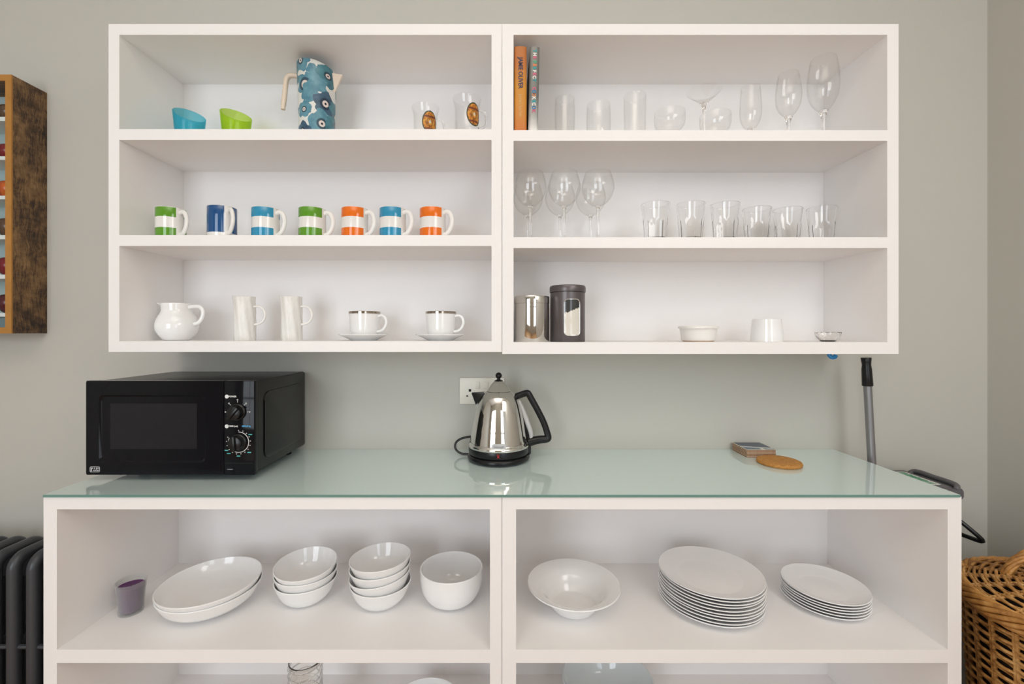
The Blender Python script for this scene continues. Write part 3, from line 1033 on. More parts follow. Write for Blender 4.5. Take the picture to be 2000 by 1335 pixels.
# ------------------------------------------------------------------ coasters
cy, cx_ = 1.398, PX(1472, 1.398)
nco, th_ = 6, .0040
for k in range(nco):
    x_ = .0455
    words = 'square navy and white printed coaster on top of the coaster stack' if k == nco - 1 else 'square brown-edged coaster in the stack under the navy printed one'
    c_ = thing('square_coaster', words, 'coaster', (cx_ + random.uniform(-.0008, .0008), cy, WT_TOP + k * th_), math.radians(random.uniform(-.6, .6)), 'square coasters stacked on the worktop')
    obj('board', prism(rrect(.091, .091, .006, 4), th_ - .0012, lambda a, c, t_: (a, c, t_)), M['coaster_edge'], c_, sharp=50)
    top = obj('printed_face', prism(rrect(.091, .091, .006, 4), .0011, lambda a, c, t_: (a, c, th_ - .0012 + t_)), M['coaster_top'] if k == nco - 1 else M['cream_edge'], c_, sharp=50)
c_ = obj('cork_coaster', lathe([(0, .0105), (.012, .0103), (.016, .0112), (.052, .0118), (.0565, .010), (.0585, .0055), (.057, .001), (.054, 0), (0, 0)], 72), M['cork'], None, (PX(1520, 1.292), 1.288, WT_TOP))
tag(c_, 'round orange-brown cork mat lying in front of the square coasters', 'coaster')

# ------------------------------------------------------------------ pole, blue clip, bin
py = 1.335
p0, p1 = Vector((PX(1691.5, py), py, PZ(698, py))), Vector((PX(1703, py), py, PZ(906, py)))
dirv = (p1 - p0) / (p0.z - p1.z)
pf = p0 + dirv * (p0.z - .02)
pt = thing('mop_pole', 'grey metal mop pole with black grip leaning right of the worktop', 'mop', (pf.x, pf.y, 0.0))
lc = lambda v: (v.x - pf.x, v.y - pf.y, v.z)
at = lambda d: p0 + dirv * d
obj('tube', tube([lc(at(.083)), lc(pf)], .0106, 20), M['pole'], pt)
gd = [0, .002, .012, .022, .030, .034, .0835, .085]
gr = [.0125, .0135, .0122, .0112, .0122, .0128, .0140, .0135]
obj('grip', tube([lc(at(d)) for d in gd], gr, 20), M['black_plastic'], pt)
obj('mop_head', bx(-.02, .02, -.06, .06, 0, .03, bev=.008), M['black_plastic'], pt)
o = obj('plastic_hook', tube(spl([(0, 0, .02), (0, 0, .010), (.004, -.003, .004), (.012, -.004, .004), (.016, -.004, .010)], 4), .0058, 10), M['blue'], None, (PX(1620, 1.32), 1.32, PZ(691, UY) - .0195))
tag(o, 'small bright blue hook fixed under the right wall shelf unit', 'hook')

bx0, bx1, by0, by1, btop = 1.165, 1.318, 1.262, 1.432, 0.854
bn = thing('waste_bin', 'grey plastic bin with a hinged lid between the shelves and the corner', 'bin', ((bx0 + bx1) / 2, (by0 + by1) / 2, 0))
bw, bdp = bx1 - bx0, by1 - by0


def bin_ring(sc, z_): return [(a * sc, c * sc, z_) for a, c in rrect(bw - .012, bdp - .012, .022, 6)]


b = bmesh.new()
rs = [[b.verts.new(p) for p in bin_ring(*q)] for q in ((.86, 0), (.90, .3), (.99, btop - .06), (1.0, btop - .045))]
b.faces.new(rs[0][::-1]); b.faces.new(rs[-1])
for a, c in zip(rs[:-1], rs[1:]):
    for i in range(len(a)): b.faces.new((a[i], a[(i + 1) % len(a)], c[(i + 1) % len(a)], c[i]))
obj('bucket', b, M['grey_bin'], bn)
lidz = btop - .045
b = prism(rrect(bw + .006, bdp + .004, .025, 6), .030, lambda a, c, t_: (a, c, lidz + t_), bev=.008)
box(b, -bw / 2 + .004, bw / 2 - .030, -bdp / 2 + .012, bdp / 2 - .004, lidz + .02, lidz + .036, bev=.008)
bl = obj('bin_lid', b, M['grey_bin'], bn)
hx = bw / 2 - .012
obj('lid_handle', tube(spl([(hx - .012, bdp / 2 - .014, lidz + .026), (hx, bdp / 2 - .026, lidz + .037), (hx, 0, lidz + .038), (hx, -bdp / 2 + .022, lidz + .037), (hx - .01, -bdp / 2 + .010, lidz + .026)], 5), .0075, 12), M['grey_bin'], bl)
b = bx(-.022, .026, -.060, .058, lidz + .0361, lidz + .0367)
st = obj('lid_sticker', b, M['paper'], bl, smooth=False); st['label'] = 'white sticker printed in green'
b = bmesh.new()
random.seed(3)
for k in range(16):
    y_ = -.055 + k * .0067
    box(b, -.016 + random.uniform(0, .004), .022 - random.uniform(0, .006), y_, y_ + random.uniform(.003, .0055), lidz + .0367, lidz + .0371)
obj('sticker_print', b, plain('green_print', (0.03, 0.25, 0.13), 0.5), st, smooth=False)
hz = btop - .13
b = tube(spl([(bw / 2 - .012, -bdp / 2 + .03, btop - .10), (bw / 2 + .008, -bdp / 2 + .005, btop - .125), (bw / 2 + .030, -bdp / 2 - .012, btop - .155), (bw / 2 + .020, -bdp / 2 + .03, btop - .158), (bw / 2 - .004, bdp / 2 - .04, btop - .155)], 5), .006, 10)
obj('carry_handle', b, M['black_plastic'], bn)

# ------------------------------------------------------------------ wicker hamper
HX, HY, HR = 1.352, 1.022, 0.218
LZ = 0.622
hm = thing('wicker_hamper', 'honey brown wicker hamper with a lid right of the shelf units', 'basket', (HX, HY, 0))


def hr(z_): return .170 + (.205 - .170) * z_ / LZ


b = bmesh.new()
ns = 26
row = 0
z_ = .01
while z_ < LZ - .012:
    pts = []
    for i in range(156):
        th = 2 * PI * i / 156
        r = hr(z_) + .0055 * math.cos(ns / 2 * th + row * PI) + random.uniform(-.0006, .0006)
        pts.append((r * math.cos(th), r * math.sin(th), z_ + .0012 * math.sin(th * 5 + row)))
    tube(pts, .0040, 6, closed=True, bm=b)
    z_ += .0108
    row += 1
hb = obj('woven_body', b, M['wicker'], hm, sharp=80)
b = bmesh.new()
for i in range(ns):
    th = 2 * PI * i / ns + PI / ns
    for dth in (-.012, .012):
        tube([(hr(q) * math.cos(th + dth), hr(q) * math.sin(th + dth), q) for q in (0.0, .2, .4, LZ - .01)], .0042, 6, bm=b)
obj('stakes', b, M['wicker'], hb, sharp=80)
obj('gap_shade_core', lathe([(0, .004), (.160, .004), (hr(LZ) - .012, LZ - .008), (0, LZ - .008)], 64), M['wicker_gap_shade'], hb)  # dark core behind the weave, painted shade for the gaps
# lid: concentric weave on a flat dome with a thick plaited border
b = bmesh.new()
r = .012
row = 0


def lidh(r_): return LZ + .030 + .040 * (1 - (r_ / HR) ** 2)


while r < HR - .012:
    n_ = max(24, int(r * 700))
    spk = 22
    pts = []
    for i in range(n_):
        th = 2 * PI * i / n_
        pts.append((r * math.cos(th), r * math.sin(th), lidh(r) + .0042 * math.cos(spk / 2 * th + row * PI)))
    tube(pts, .0036, 6, closed=True, bm=b)
    r += .0096
    row += 1
for i in range(22):
    th = 2 * PI * (i + .5) / 22
    for dth in (-.004, .004):
        tube([(q * math.cos(th) - dth * math.sin(th), q * math.sin(th) + dth * math.cos(th), lidh(q)) for q in (.01, .06, .12, HR - .01)], .0034, 6, bm=b)
ld = obj('lid', b, M['wicker'], hm, sharp=80)
obj('lid_gap_shade', lathe([(0, lidh(0) - .012), (.10, lidh(.10) - .012), (HR - .012, LZ + .020), (HR - .012, LZ + .002), (0, LZ + .002)], 64), M['wicker_gap_shade'], ld)  # dark core under the lid weave, its colour stands for shade
b = bmesh.new()
strands = 9
for k in range(strands):
    pts = []
    for i in range(220):
        th = 2 * PI * i / 220
        ph = 2 * PI * k / strands + th * 5
        pts.append(((HR - .006 + .0105 * math.cos(ph)) * math.cos(th), (HR - .006 + .0105 * math.cos(ph)) * math.sin(th), LZ + .018 + .0185 * math.sin(ph)))
    tube(pts, .0056, 7, closed=True, bm=b)
obj('lid_border', b, M['wicker_border'], ld, sharp=80)
b = bmesh.new()
f0, f1 = Vector((-.085, .098, lidh(.13) - .004)), Vector((.105, .03, lidh(.11) - .004))
arc = []
for i in range(41):
    s = i / 40
    p = f0.lerp(f1, s)
    arc.append(p + Vector((0, 0, .083 * math.sin(PI * s) ** .62)))
for k in range(6):
    pts = []
    for i, p in enumerate(arc):
        tdir = (arc[min(i + 1, 40)] - arc[max(i - 1, 0)]).normalized()
        nx = Vector((f1.y - f0.y, -(f1.x - f0.x), 0)).normalized()
        bn_ = tdir.cross(nx)
        ph = 2 * PI * k / 6 + i * .27
        pts.append(p + nx * .0066 * math.cos(ph) + bn_ * .0066 * math.sin(ph))
    tube(pts, .0046, 7, bm=b)
obj('lid_handle', b, M['wicker_border'], ld, sharp=80)


# ================================================================== things on the upper shelves
def stretch(u_): return math.sqrt(1 + ((u_ - CU) / FPX) ** 2)


def at_px(u_, y_, z_): return (PX(u_, y_), y_, z_)


def to_cam(x_, y_):        # unit vector in plan from (x, y) to the camera
    L_ = math.hypot(x_, y_)
    return (-x_ / L_, -y_ / L_)


# ---- slanted plastic tumblers
for (u_, col, words) in ((370, (0.05, 0.50, 0.66), 'translucent blue plastic tumbler with a slanted rim on the top shelf'),
                         (461, (0.42, 0.68, 0.02), 'lime green plastic tumbler with a slanted rim on the top shelf')):
    y_ = 1.315
    x_ = PX(u_, y_)
    cxd, cyd = to_cam(x_, y_)
    h_ = .094
    fn = lambda a, c, d, cxd=cxd, cyd=cyd, h_=h_: (a, c, d - .70 * (a * cxd + c * cyd) * max(0, d - .004) / h_ - .14 * a * max(0, d - .004) / h_)
    o = obj('plastic_tumbler', vessel([(.031, 0), (.0325, .003), (.0365, .04), (.0415, h_)], .0022, .004, 4, n=72, fn=fn), mat_tinted(words.split()[1] + '_tinted_plastic' if u_ == 370 else 'lime_tinted_plastic', col), None, (x_, y_, ZL[0]), sharp=60)
    tag(o, words, 'tumbler', 'slanted plastic tumblers')

# ---- flowered pitcher
y_ = 1.318
x_ = PX(619, y_)
pit = thing('pitcher', 'tall pitcher printed with blue poppies, cream handle and spout, top shelf', 'pitcher', (x_, y_, ZL[0]))
rb, rt_, hh = .0475, .0555, .226
prof = [(rb, 0), (rb + .002, .004), (rb + .5 * (rt_ - rb), hh * .5), (rt_, hh)]
fnp = lambda a, c, d: (a, c, d - .17 * a * max(0, d - .17) / .056 - .08 * c * max(0, d - .17) / .056)
bm_ = vessel(prof, .003, .005, 8, n=96, fn=None)
uvl = bm_.loops.layers.uv.new('UVMap')
cam_th = math.atan2(-y_, -x_)
for f in bm_.faces:
    ctr = f.calc_center_median()
    ac = (math.atan2(ctr.y, ctr.x) - cam_th + PI) % (2 * PI) - PI
    for lp_ in f.loops:
        a = (math.atan2(lp_.vert.co.y, lp_.vert.co.x) - cam_th + PI) % (2 * PI) - PI
        if abs(a - ac) > PI: a += 2 * PI * (1 if ac > 0 else -1)
        lp_[uvl].uv = (a * .0515, lp_.vert.co.z)
for v in bm_.verts: v.co = Vector(fnp(*v.co))
obj('body', bm_, M['poppy'], pit, sharp=60)
hdir = math.radians(192)
ch, sh_ = math.cos(hdir), math.sin(hdir)
S2 = y_ / FPX
hpts = [(.050, .204), (.062, .206), (.076, .203), (.084, .192), (.0865, .172), (.089, .145), (.0925, .112), (.093, .103)]
obj('handle', tube([(a * ch, a * sh_, c) for a, c in spl(hpts, 5)], [.0072] * 30 + [.0062] * 6, 14), M['cream'], pit)
b = bmesh.new()
sa = math.radians(-2)
ca_, sa_ = math.cos(sa), math.sin(sa)
sv = []
for (rr_, w__, z__) in ((.045, .020, .210), (.078, .004, .2125), (.053, .002, .160)):
    sv.append([b.verts.new((rr_ * ca_ - s_ * w__ * sa_, rr_ * sa_ + s_ * w__ * ca_, z__)) for s_ in (-1, 1)])
b.faces.new((sv[0][0], sv[0][1], sv[1][1], sv[1][0]))
b.faces.new((sv[0][0], sv[1][0], sv[2][0])); b.faces.new((sv[0][1], sv[2][1], sv[1][1]))
b.faces.new((sv[1][0], sv[1][1], sv[2][1], sv[2][0])); b.faces.new((sv[0][0], sv[2][0], sv[2][1], sv[0][1]))
obj('spout', b, M['cream'], pit, smooth=False)

# ---- upturned white dish peeping over the shelf edge
o = obj('small_dish', lathe([(0, .052), (.010, .052), (.018, .0505), (.030, .040), (.036, .020), (.0375, 0), (.0345, 0), (.033, .019), (.027, .037), (.016, .047), (0, .048)], 48), M['porcelain'], None, at_px(721, 1.36, ZL[0]))
tag(o, 'small white dish upturned on the top shelf right of the pitcher', 'dish')

# ---- glass mugs with gold badge


def badge_patch(r, a0, hw, z0, hh_):
    bm = bmesh.new()
    uvl = bm.loops.layers.uv.new('UVMap')
    rings = []
    for i in range(9):
        s = i / 8
        rings.append([(s * math.cos(2 * PI * j / 40), s * math.sin(2 * PI * j / 40)) for j in range(40)] if i else [(0, 0)])
    pos = lambda p: (r * math.cos(a0 + hw * p[0] / r), r * math.sin(a0 + hw * p[0] / r), z0 + hh_ * p[1])
    vs_ = [[bm.verts.new(pos(p)) for p in ring_] for ring_ in rings]
    for i in range(8):
        for j in range(40):
            k = (j + 1) % 40
            if i == 0: vv, pp = (vs_[0][0], vs_[1][j], vs_[1][k]), (rings[0][0], rings[1][j], rings[1][k])
            else: vv, pp = (vs_[i][j], vs_[i + 1][j], vs_[i + 1][k], vs_[i][k]), (rings[i][j], rings[i + 1][j], rings[i + 1][k], rings[i][k])
            f = bm.faces.new(vv)
            for lp_, p in zip(f.loops, pp): lp_[uvl].uv = p
    return bm


for (u_, y_, az, words) in ((831, 1.31, 22, 'glass mug with a gold oval badge, nearer the pitcher on the top shelf'),
                            (912, 1.262, 36, 'glass mug with a gold oval badge, next to the divider on the top shelf')):
    x_ = PX(u_, y_)
    g = thing('glass_mug', words, 'glass', (x_, y_, ZL[0]), group='glass mugs with gold badges')
    gh = .112
    o = obj('glass_body', vessel([(.033, 0), (.0345, .004), (.0345, .075), (.0365, .095), (.0405, gh)], .0022, .006, 5, n=64), M['glass'], g, sharp=50)
    cd = math.atan2(-y_, -x_)
    obj('badge', badge_patch(.0350, cd + math.radians(az), .0235, .058, .033), M['emblem'], g)
    ha = cd + math.radians(100)
    obj('handle', tube([(a * math.cos(ha), a * math.sin(ha), c) for a, c in spl([(.034, .085), (.050, .083), (.056, .065), (.052, .042), (.034, .034)], 5)], .0035, 10), M['glass_solid'], g)

# ---- striped mugs
mug_mats = {'green': mat_stripes('green_hoops', GREEN), 'sky': mat_stripes('blue_hoops', SKY), 'orange': mat_stripes('orange_hoops', ORANGE), 'navy': mat_stripes('navy_glaze', NAVY, True)}


def mug_body(): return vessel([(.0345, 0), (.0366, .002), (.0372, .006), (.0372, .0915)], .0034, .006, 3, n=72)


mug_proto = {}
mug_handle = None
MUGS = [(334, 18, 'green', 'green and white hooped mug at the left end of the mug row'), (434, 34, 'navy', 'navy blue mug second in the mug row, taller band of colour'),
        (519, 13, 'sky', 'light blue and white hooped mug beside the navy mug'), (610, 6, 'green', 'green and white hooped mug between the light blue and orange mugs'),
        (693, 15, 'orange', 'orange and white hooped mug left of the second light blue mug'), (767, 20, 'sky', 'light blue and white hooped mug between the two orange mugs'),
        (845, 21, 'orange', 'orange and white hooped mug at the right end of the mug row')]
hpts = spl([(.0355, .079), (.045, .0815), (.056, .076), (.0625, .060), (.0615, .043), (.055, .028), (.046, .019), (.0355, .016)], 5)
for (u_, phi, c, words) in MUGS:
    y_ = 1.283 if c != 'navy' else 1.268
    loc = at_px(u_, y_, ZL[1])
    if c in mug_proto:
        dup(mug_proto[c], loc, math.radians(-phi), words)
    else:
        m_ = thing('striped_mug', words, 'mug', loc, math.radians(-phi), 'mugs in a row on the middle shelf')
        obj('mug_body', mug_body(), mug_mats[c], m_, sharp=50)
        obj('handle', tube([(a, 0, d) for a, d in hpts], .0052, 12, flat=1.25, up=(0, 1, 0)), M['ceramic_warm'], m_)
        mug_proto[c] = m_

# ---- white jugs and cups
y_ = 1.315
j = thing('milk_jug', 'round-bellied white jug at the left end of the bottom wall shelf', 'jug', at_px(346, y_, ZL[2]))
jp = [(.028, 0), (.036, .004), (.0505, .024), (.0545, .042), (.0500, .063), (.0415, .080), (.0385, .090), (.0395, .108)]


def jug_fn(a, c, d):
    s = max(0, (d - .084) / .024)
    th = math.atan2(c, -a)
    w = math.exp(-(th / .42) ** 2) * s ** 1.5
    return (a - .021 * w, c * (1 - .25 * w), d + .002 * w)


obj('jug_body', vessel(jp, .003, .005, 6, n=96, fn=jug_fn), M['porcelain'], j, sharp=60)
obj('handle', tube([(a, -.004, c) for a, c in spl([(.037, .098), (.055, .1005), (.071, .0985), (.079, .086), (.077, .068), (.066, .053), (.0515, .048)], 5)], .0046, 12, flat=1.2, up=(0, 1, 0)), M['porcelain'], j)

ceram = N('embossed_white_ceramic')
ceram.base((0.80, 0.785, 0.76)); ceram.b.inputs['Roughness'].default_value = 0.22
ceram.bump(ceram.noise(90, detail=3, rough=.6, stretch=(1, 1, .5)), .9, .0025)
for (u_, words) in ((478.5, 'tall white embossed creamer right of the round-bellied jug'), (570, 'tall white embossed creamer left of the silver-rimmed cups')):
    y_ = 1.31
    c_ = thing('creamer_jug', words, 'jug', at_px(u_, y_, ZL[2]), group='tall embossed creamers')

    def cr_fn(a, c, d):
        s = max(0, (d - .09) / .04)
        th = math.atan2(c, -a)
        w = math.exp(-(th / .5) ** 2) * s ** 1.3
        lobe = 1 + .026 * math.cos(9 * math.atan2(c, a) + 40 * d) + .012 * math.sin(160 * d)
        return (a * lobe - .011 * w, c * lobe, d + .003 * w)
    obj('jug_body', vessel([(.027, 0), (.0285, .003), (.0285, .06), (.0280, .128)], .0026, .005, 12, n=96, fn=cr_fn), ceram.m, c_, sharp=50)
    obj('handle', tube([(a, -.002, c) for a, c in spl([(.0265, .099), (.040, .1005), (.0535, .094), (.0605, .078), (.057, .061), (.045, .050), (.0265, .0465)], 5)], .0032, 12), M['ceramic_warm'], c_)

for (u_, words, w2) in ((711, 'white coffee cup with silver rim, nearer the embossed creamers', 'white saucer under the coffee cup nearer the embossed creamers'),
                        (860, 'white coffee cup with silver rim, nearer the unit divider', 'white saucer under the coffee cup nearer the unit divider')):
    y_ = 1.315
    loc = at_px(u_, y_, ZL[2])
    s_ = obj('saucer', vessel([(.036, 0), (.040, .002), (.052, .008), (.0735, .016)], .0032, .0035, 5), M['porcelain'], None, loc, sharp=50)
    tag(s_, w2, 'saucer', 'white saucers')
    c_ = thing('coffee_cup', words, 'cup', (loc[0] + .002, loc[1], loc[2] + .0050), group='silver-rimmed coffee cups')
    obj('cup_body', vessel([(.029, 0), (.0335, .003), (.0403, .02), (.0435, .050), (.0448, .0785)], .003, .005, 5), M['porcelain'], c_, sharp=50)
    obj('rim_band', lathe([(.0446, .0735), (.0452, .0735), (.0454, .0795), (.0448, .0802), (.0440, .0806), (.0430, .0804)], 72), M['gold_band'], c_)['label'] = 'silver band round the rim'
    ha = math.radians(-12)
    obj('handle', tube([(a * math.cos(ha), a * math.sin(ha), c) for a, c in spl([(.0435, .066), (.054, .0685), (.065, .063), (.0695, .049), (.065, .034), (.054, .0235), (.0405, .021)], 5)], .0042, 12), M['porcelain'], c_)

# ------------------------------------------------------------------ books
y0b = 1.206
b1x0, b1x1 = PX(1004.5, y0b), PX(1028.5, y0b)
zt_ = PZ(90, y0b) - ZR[0]
bk1 = thing('cookbook', 'orange hardback cookbook against the divider on the top right shelf', 'book', ((b1x0 + b1x1) / 2, y0b, ZR[0]), group='cookbooks')
w_ = b1x1 - b1x0


def book(t, w, h, d, mat):
    bm = bmesh.new()
    box(bm, -w / 2, -w / 2 + .003, .004, d, 0, h); box(bm, w / 2 - .003, w / 2, .004, d, 0, h)
    obj('cover', bm, mat, t, smooth=False)
    sp_ = []
    for i in range(9):
        a = PI * i / 8
        sp_.append((-w / 2 * math.cos(a), .0045 - .0045 * math.sin(a)))
    bm = prism(sp_ + [(w / 2, .006), (-w / 2, .006)], h, lambda a, c, t_: (a, c, t_))
    s = obj('spine', bm, mat, t, sharp=40)
    obj('pages', bx(-w / 2 + .003, w / 2 - .003, .006, d - .004, .003, h - .003), M['page'], t, smooth=False)
    return s


omat = mat_book('orange_book_cloth', [(0.0, (0.58, 0.17, 0.03)), (0.25, (0.60, 0.24, 0.025)), (0.5, (0.58, 0.25, 0.02)), (0.75, (0.50, 0.155, 0.03)), (1.0, (0.45, 0.15, 0.03))], .4)
s = book(bk1, w_, zt_, .19, omat)
navy = plain('navy_print', (0.03, 0.035, 0.09), .5)
text('spine_lettering', 'JAMIE OLIVER', .0165, navy, s, (0, -.0004, zt_ * .685), (PI / 2, PI / 2, 0), sx=.86, bold=.0004)
text('spine_lettering', "jamie's kitchen", .0125, plain('pale_orange_print', (0.75, 0.50, 0.22), .5), s, (0, -.0004, zt_ * .30), (PI / 2, PI / 2, 0), sx=.85)
b2x0, b2x1 = PX(1033, y0b), PX(1052, y0b)
w2_ = b2x1 - b2x0
bk2 = thing('cookbook', 'silver cookbook with colourful lettering leaning on the orange one', 'book', ((b2x0 + b2x1) / 2 - .0015, y0b, ZR[0]), group='cookbooks')
bk2.rotation_euler = (0, math.radians(1.1), 0)
smat = mat_book('silver_book_foil', [(0.0, (0.70, 0.68, 0.66)), (0.18, (0.34, 0.34, 0.33)), (0.4, (0.17, 0.17, 0.16)), (0.7, (0.18, 0.18, 0.165)), (1.0, (0.22, 0.21, 0.20))], .35, .35)
h2 = PZ(91, y0b) - ZR[0]
s = book(bk2, w2_, h2, .19, smat)
pc = {'t': plain('teal_letter', (0.03, 0.33, 0.36), .5), 'p': plain('pink_letter', (0.62, 0.12, 0.22), .5), 'g': plain('green_letter', (0.06, 0.38, 0.22), .5), 'o': plain('orange_letter', (0.70, 0.22, 0.06), .5),
      'b': plain('blue_letter', (0.02, 0.20, 0.46), .5), 'w': plain('white_letter', (0.8, 0.77, 0.74), .5)}
LET = [(97, 'T', 't'), (104, 'H', 'w'), (110, 'E', 'p'), (119, 'P', 'g'), (125, 'E', 'o'), (131, 'R', 't'), (137, 'F', 'w'), (143, 'E', 'p'), (149, 'C', 'w'), (155, 'T', 't'), (163, '&', 'p'),
       (172, 'C', 'p'), (178, 'O', 'b'), (184, 'O', 'o'), (190, 'K', 'w'), (197, 'B', 't'), (203, 'O', 'w'), (209, 'O', 'b'), (216, 'K', 'p')]
for v_, ch_, c in LET:
    if ch_ == '&': continue
    text('spine_letter', ch_, .0128, pc[c], s, (0, -.0004, (PZ(v_, y0b) - ZR[0]) * .985), (PI / 2, PI / 2, 0), bold=.0006)

# ------------------------------------------------------------------ drinking glasses


def stemware(name, words, cat, loc, bowl, t_, stem, foot_r, group=None, label_more=None):
    """bowl = outer profile, absolute heights; stem = [(z, r)...]"""
    g = thing(name, words, cat, loc, group=group)
    o = spl(bowl, 6)
    prof = [(max(r - .0, 0), z_) for r, z_ in o]
    rim = o[-1]
    inner = [(max(r - t_, .0), z_ + .0006 + (t_ * 1.2 if i < 4 else 0)) for i, (r, z_) in enumerate(o)][::-1]
    inner = [p for p in inner if p[0] > .001]
    bm = lathe([(0, o[0][1])] + prof + [(rim[0] - t_ / 2, rim[1] + t_ / 2)] + inner + [(0, inner[-1][1])], 64)
    obj('bowl', bm, M['glass'], g, sharp=60)
    pr = [(0, 0), (foot_r, 0), (foot_r + .0008, .0012), (foot_r, .0022), (foot_r * .5, .0042), (stem[0][1] * 1.6, .0085)]
    pr += [(r, z_) for z_, r in stem]
    pr += [(0, stem[-1][0])]
    obj('stem', lathe(pr, 32), M['glass_solid'], g, sharp=50)
    return g


WB = [(.006, .104), (.020, .110), (.036, .126), (.0445, .146), (.0462, .160), (.0430, .178), (.0365, .1995)]
WSTEM = [(.016, .0036), (.06, .0033), (.092, .0038), (.100, .0058), (.1045, .0085)]
xs_w = [(.0735, .0720), (.171, .171), (.2675, .266)]
first = None
ORD = [('nearest the books side', 'left'), ('in the middle', 'middle'), ('nearest the tumblers', 'right')]
for k, (xf, xb) in enumerate(xs_w):
    for rowi, (x_, y_) in enumerate(((xf, 1.272), (xb, 1.374))):
        wd = 'balloon wine glass, %s of the %s three on the middle right shelf' % (('leftmost', 'middle one', 'rightmost')[k], ('front', 'rear')[rowi])
        if first is None:
            first = stemware('wine_glass', wd, 'glass', (x_, y_, ZR[1]), WB, .0011, WSTEM, .033, 'balloon wine glasses')
        else:
            dup(first, (x_, y_, ZR[1]), 0, wd)

# tumblers with fluted lower halves
def flute_fn(nf, zc, amp):
    def fn(a, c, d):
        r = math.hypot(a, c)
        if r < .02: return (a, c, d)
        th = math.atan2(c, a)
        s = min(1, max(0, (zc - d) / .006)) * min(1, max(0, (d - .002) / .004))
        k = 1 + s * amp * (1 - abs(math.sin(nf / 2 * th)) * 1.6)
        return (a * k, c * k, d)
    return fn


TUM = [(1280, 1.275, 'first'), (1349, 1.275, 'second'), (1416, 1.278, 'third'), (1478, 1.325, 'fourth'), (1538, 1.332, 'fifth'), (1605, 1.318, 'last')]
first = None
for (u_, y_, w) in TUM:
    wd = '%s fluted clear tumbler %s on the middle right shelf' % (w, 'from the wine glasses' if w != 'last' else 'before the right-hand side panel')
    if first is None:
        o = obj('water_tumbler', vessel([(.0285, 0), (.0300, .004), (.0320, .035), (.0345, .066), (.0360, .080), (.0395, .110)], .0022, .010, 6, n=120, fn=flute_fn(10, .066, .035)), M['glass_solid'], None, at_px(u_, y_, ZR[1]), sharp=25)
        tag(o, wd, 'glass', 'fluted tumblers')
        first = o
    else: dup(first, at_px(u_, y_, ZR[1]), .3 * TUM.index((u_, y_, w)), wd)
for (u_, y_, wt, wd, prof) in ((1103, 1.318, 0, 'tapered clear tumbler right beside the silver book', [(.024, 0), (.026, .003), (.0285, .04), (.0300, .10), (.0285, .146)]),
                               (1169, 1.318, 0, 'short rounded clear tumbler between the tapered and the straight one', [(.026, 0), (.030, .004), (.0345, .04), (.0360, .085), (.0340, .128)]),
                               (1240, 1.318, 0, 'straight clear highball glass left of the cocktail glasses', [(.028, 0), (.0305, .003), (.0315, .08), (.0330, .155)])):
    o = obj('clear_tumbler', vessel(prof, .0016, .008, 5), M['glass'], None, at_px(u_, y_, ZR[0]), sharp=50)
    tag(o, wd, 'glass', 'clear tumblers on the top shelf')
z0 = ZR[0]
y_ = 1.33
COUPE = [(.005, .050), (.020, .054), (.038, .066), (.0445, .084), (.0440, .112)]
ST = [(.014, .0035), (.040, .0035), (.0475, .006), (.0505, .010)]
stemware('coupe_glass', 'low champagne coupe left of the tall cocktail glass', 'glass', at_px(1308, y_, z0), COUPE, .0011, ST, .030, 'champagne coupes')
stemware('coupe_glass', 'low champagne coupe right of the tall cocktail glass', 'glass', at_px(1397, 1.345, z0), COUPE, .0011, ST, .030, 'champagne coupes')
stemware('cocktail_glass', 'conical cocktail glass with a wide rim between the two coupes', 'glass', at_px(1375, 1.255, z0), [(.006, .0985), (.012, .104), (.0235, .114), (.035, .124), (.0465, .134)], .0012, [(.014, .0036), (.07, .0036), (.092, .0055), (.098, .009), (.1005, .011)], .031)
stemware('wine_glass', 'small narrow stemmed glass left of the two tall wine glasses', 'glass', at_px(1466, 1.305, z0), [(.005, .052), (.018, .058), (.0275, .080), (.0295, .110), (.0275, .150), (.0255, .173)], .0011, [(.014, .0035), (.040, .0035), (.048, .0055), (.0525, .0085)], .029)
stemware('wine_glass', 'medium tulip wine glass between the small and the largest stemmed glass', 'glass', at_px(1540, 1.30, z0), [(.005, .083), (.015, .090), (.029, .112), (.0340, .142), (.0315, .178), (.0265, .209)], .0011, [(.014, .0035), (.055, .004), (.072, .006), (.084, .0105)], .031)
stemware('wine_glass', 'largest tulip wine glass at the right end of the top shelf', 'glass', at_px(1608, 1.295, z0), [(.005, .098), (.018, .106), (.034, .132), (.0400, .170), (.0385, .210), (.0325, .250)], .0011, [(.014, .0035), (.06, .004), (.084, .006), (.099, .0115)], .033)

# ------------------------------------------------------------------ canisters and small pots, bottom right wall shelf
z0 = ZR[2]
y_ = 1.268
c_ = thing('steel_canister', 'short polished steel canister against the divider, bottom right wall shelf', 'canister', (PX(1003, UY) + .0535, y_, z0))
obj('canister_body', lathe([(0, 0), (.0485, 0), (.0495, .002), (.0495, .1075), (0, .1075)], 72), M['chrome'], c_)
obj('canister_lid', lathe([(0, .1078), (.0500, .1078), (.0502, .110), (.0502, .126), (.0490, .1285), (0, .1290)], 72), M['chrome'], c_)
c_ = thing('canister', 'tall dark grey canister with a window showing white sugar', 'canister', at_px(1108.5, 1.275, z0))
rc_ = .0497
obj('canister_body', lathe([(0, 0), (.0485, 0), (rc_, .002), (rc_, .1385), (.046, .1390), (.046, .1410), (0, .1410)], 72), M['canister'], c_)
obj('canister_lid', lathe([(0, .1408), (.0510, .1408), (.0517, .1430), (.0517, .1535), (.0500, .1585), (.046, .1600), (0, .1605)], 72), M['canister'], c_)
wa = math.atan2(-1.275, -PX(1108.5, 1.275)) + math.radians(15.5)
wc, ww, wh = .0685, .045, .1005
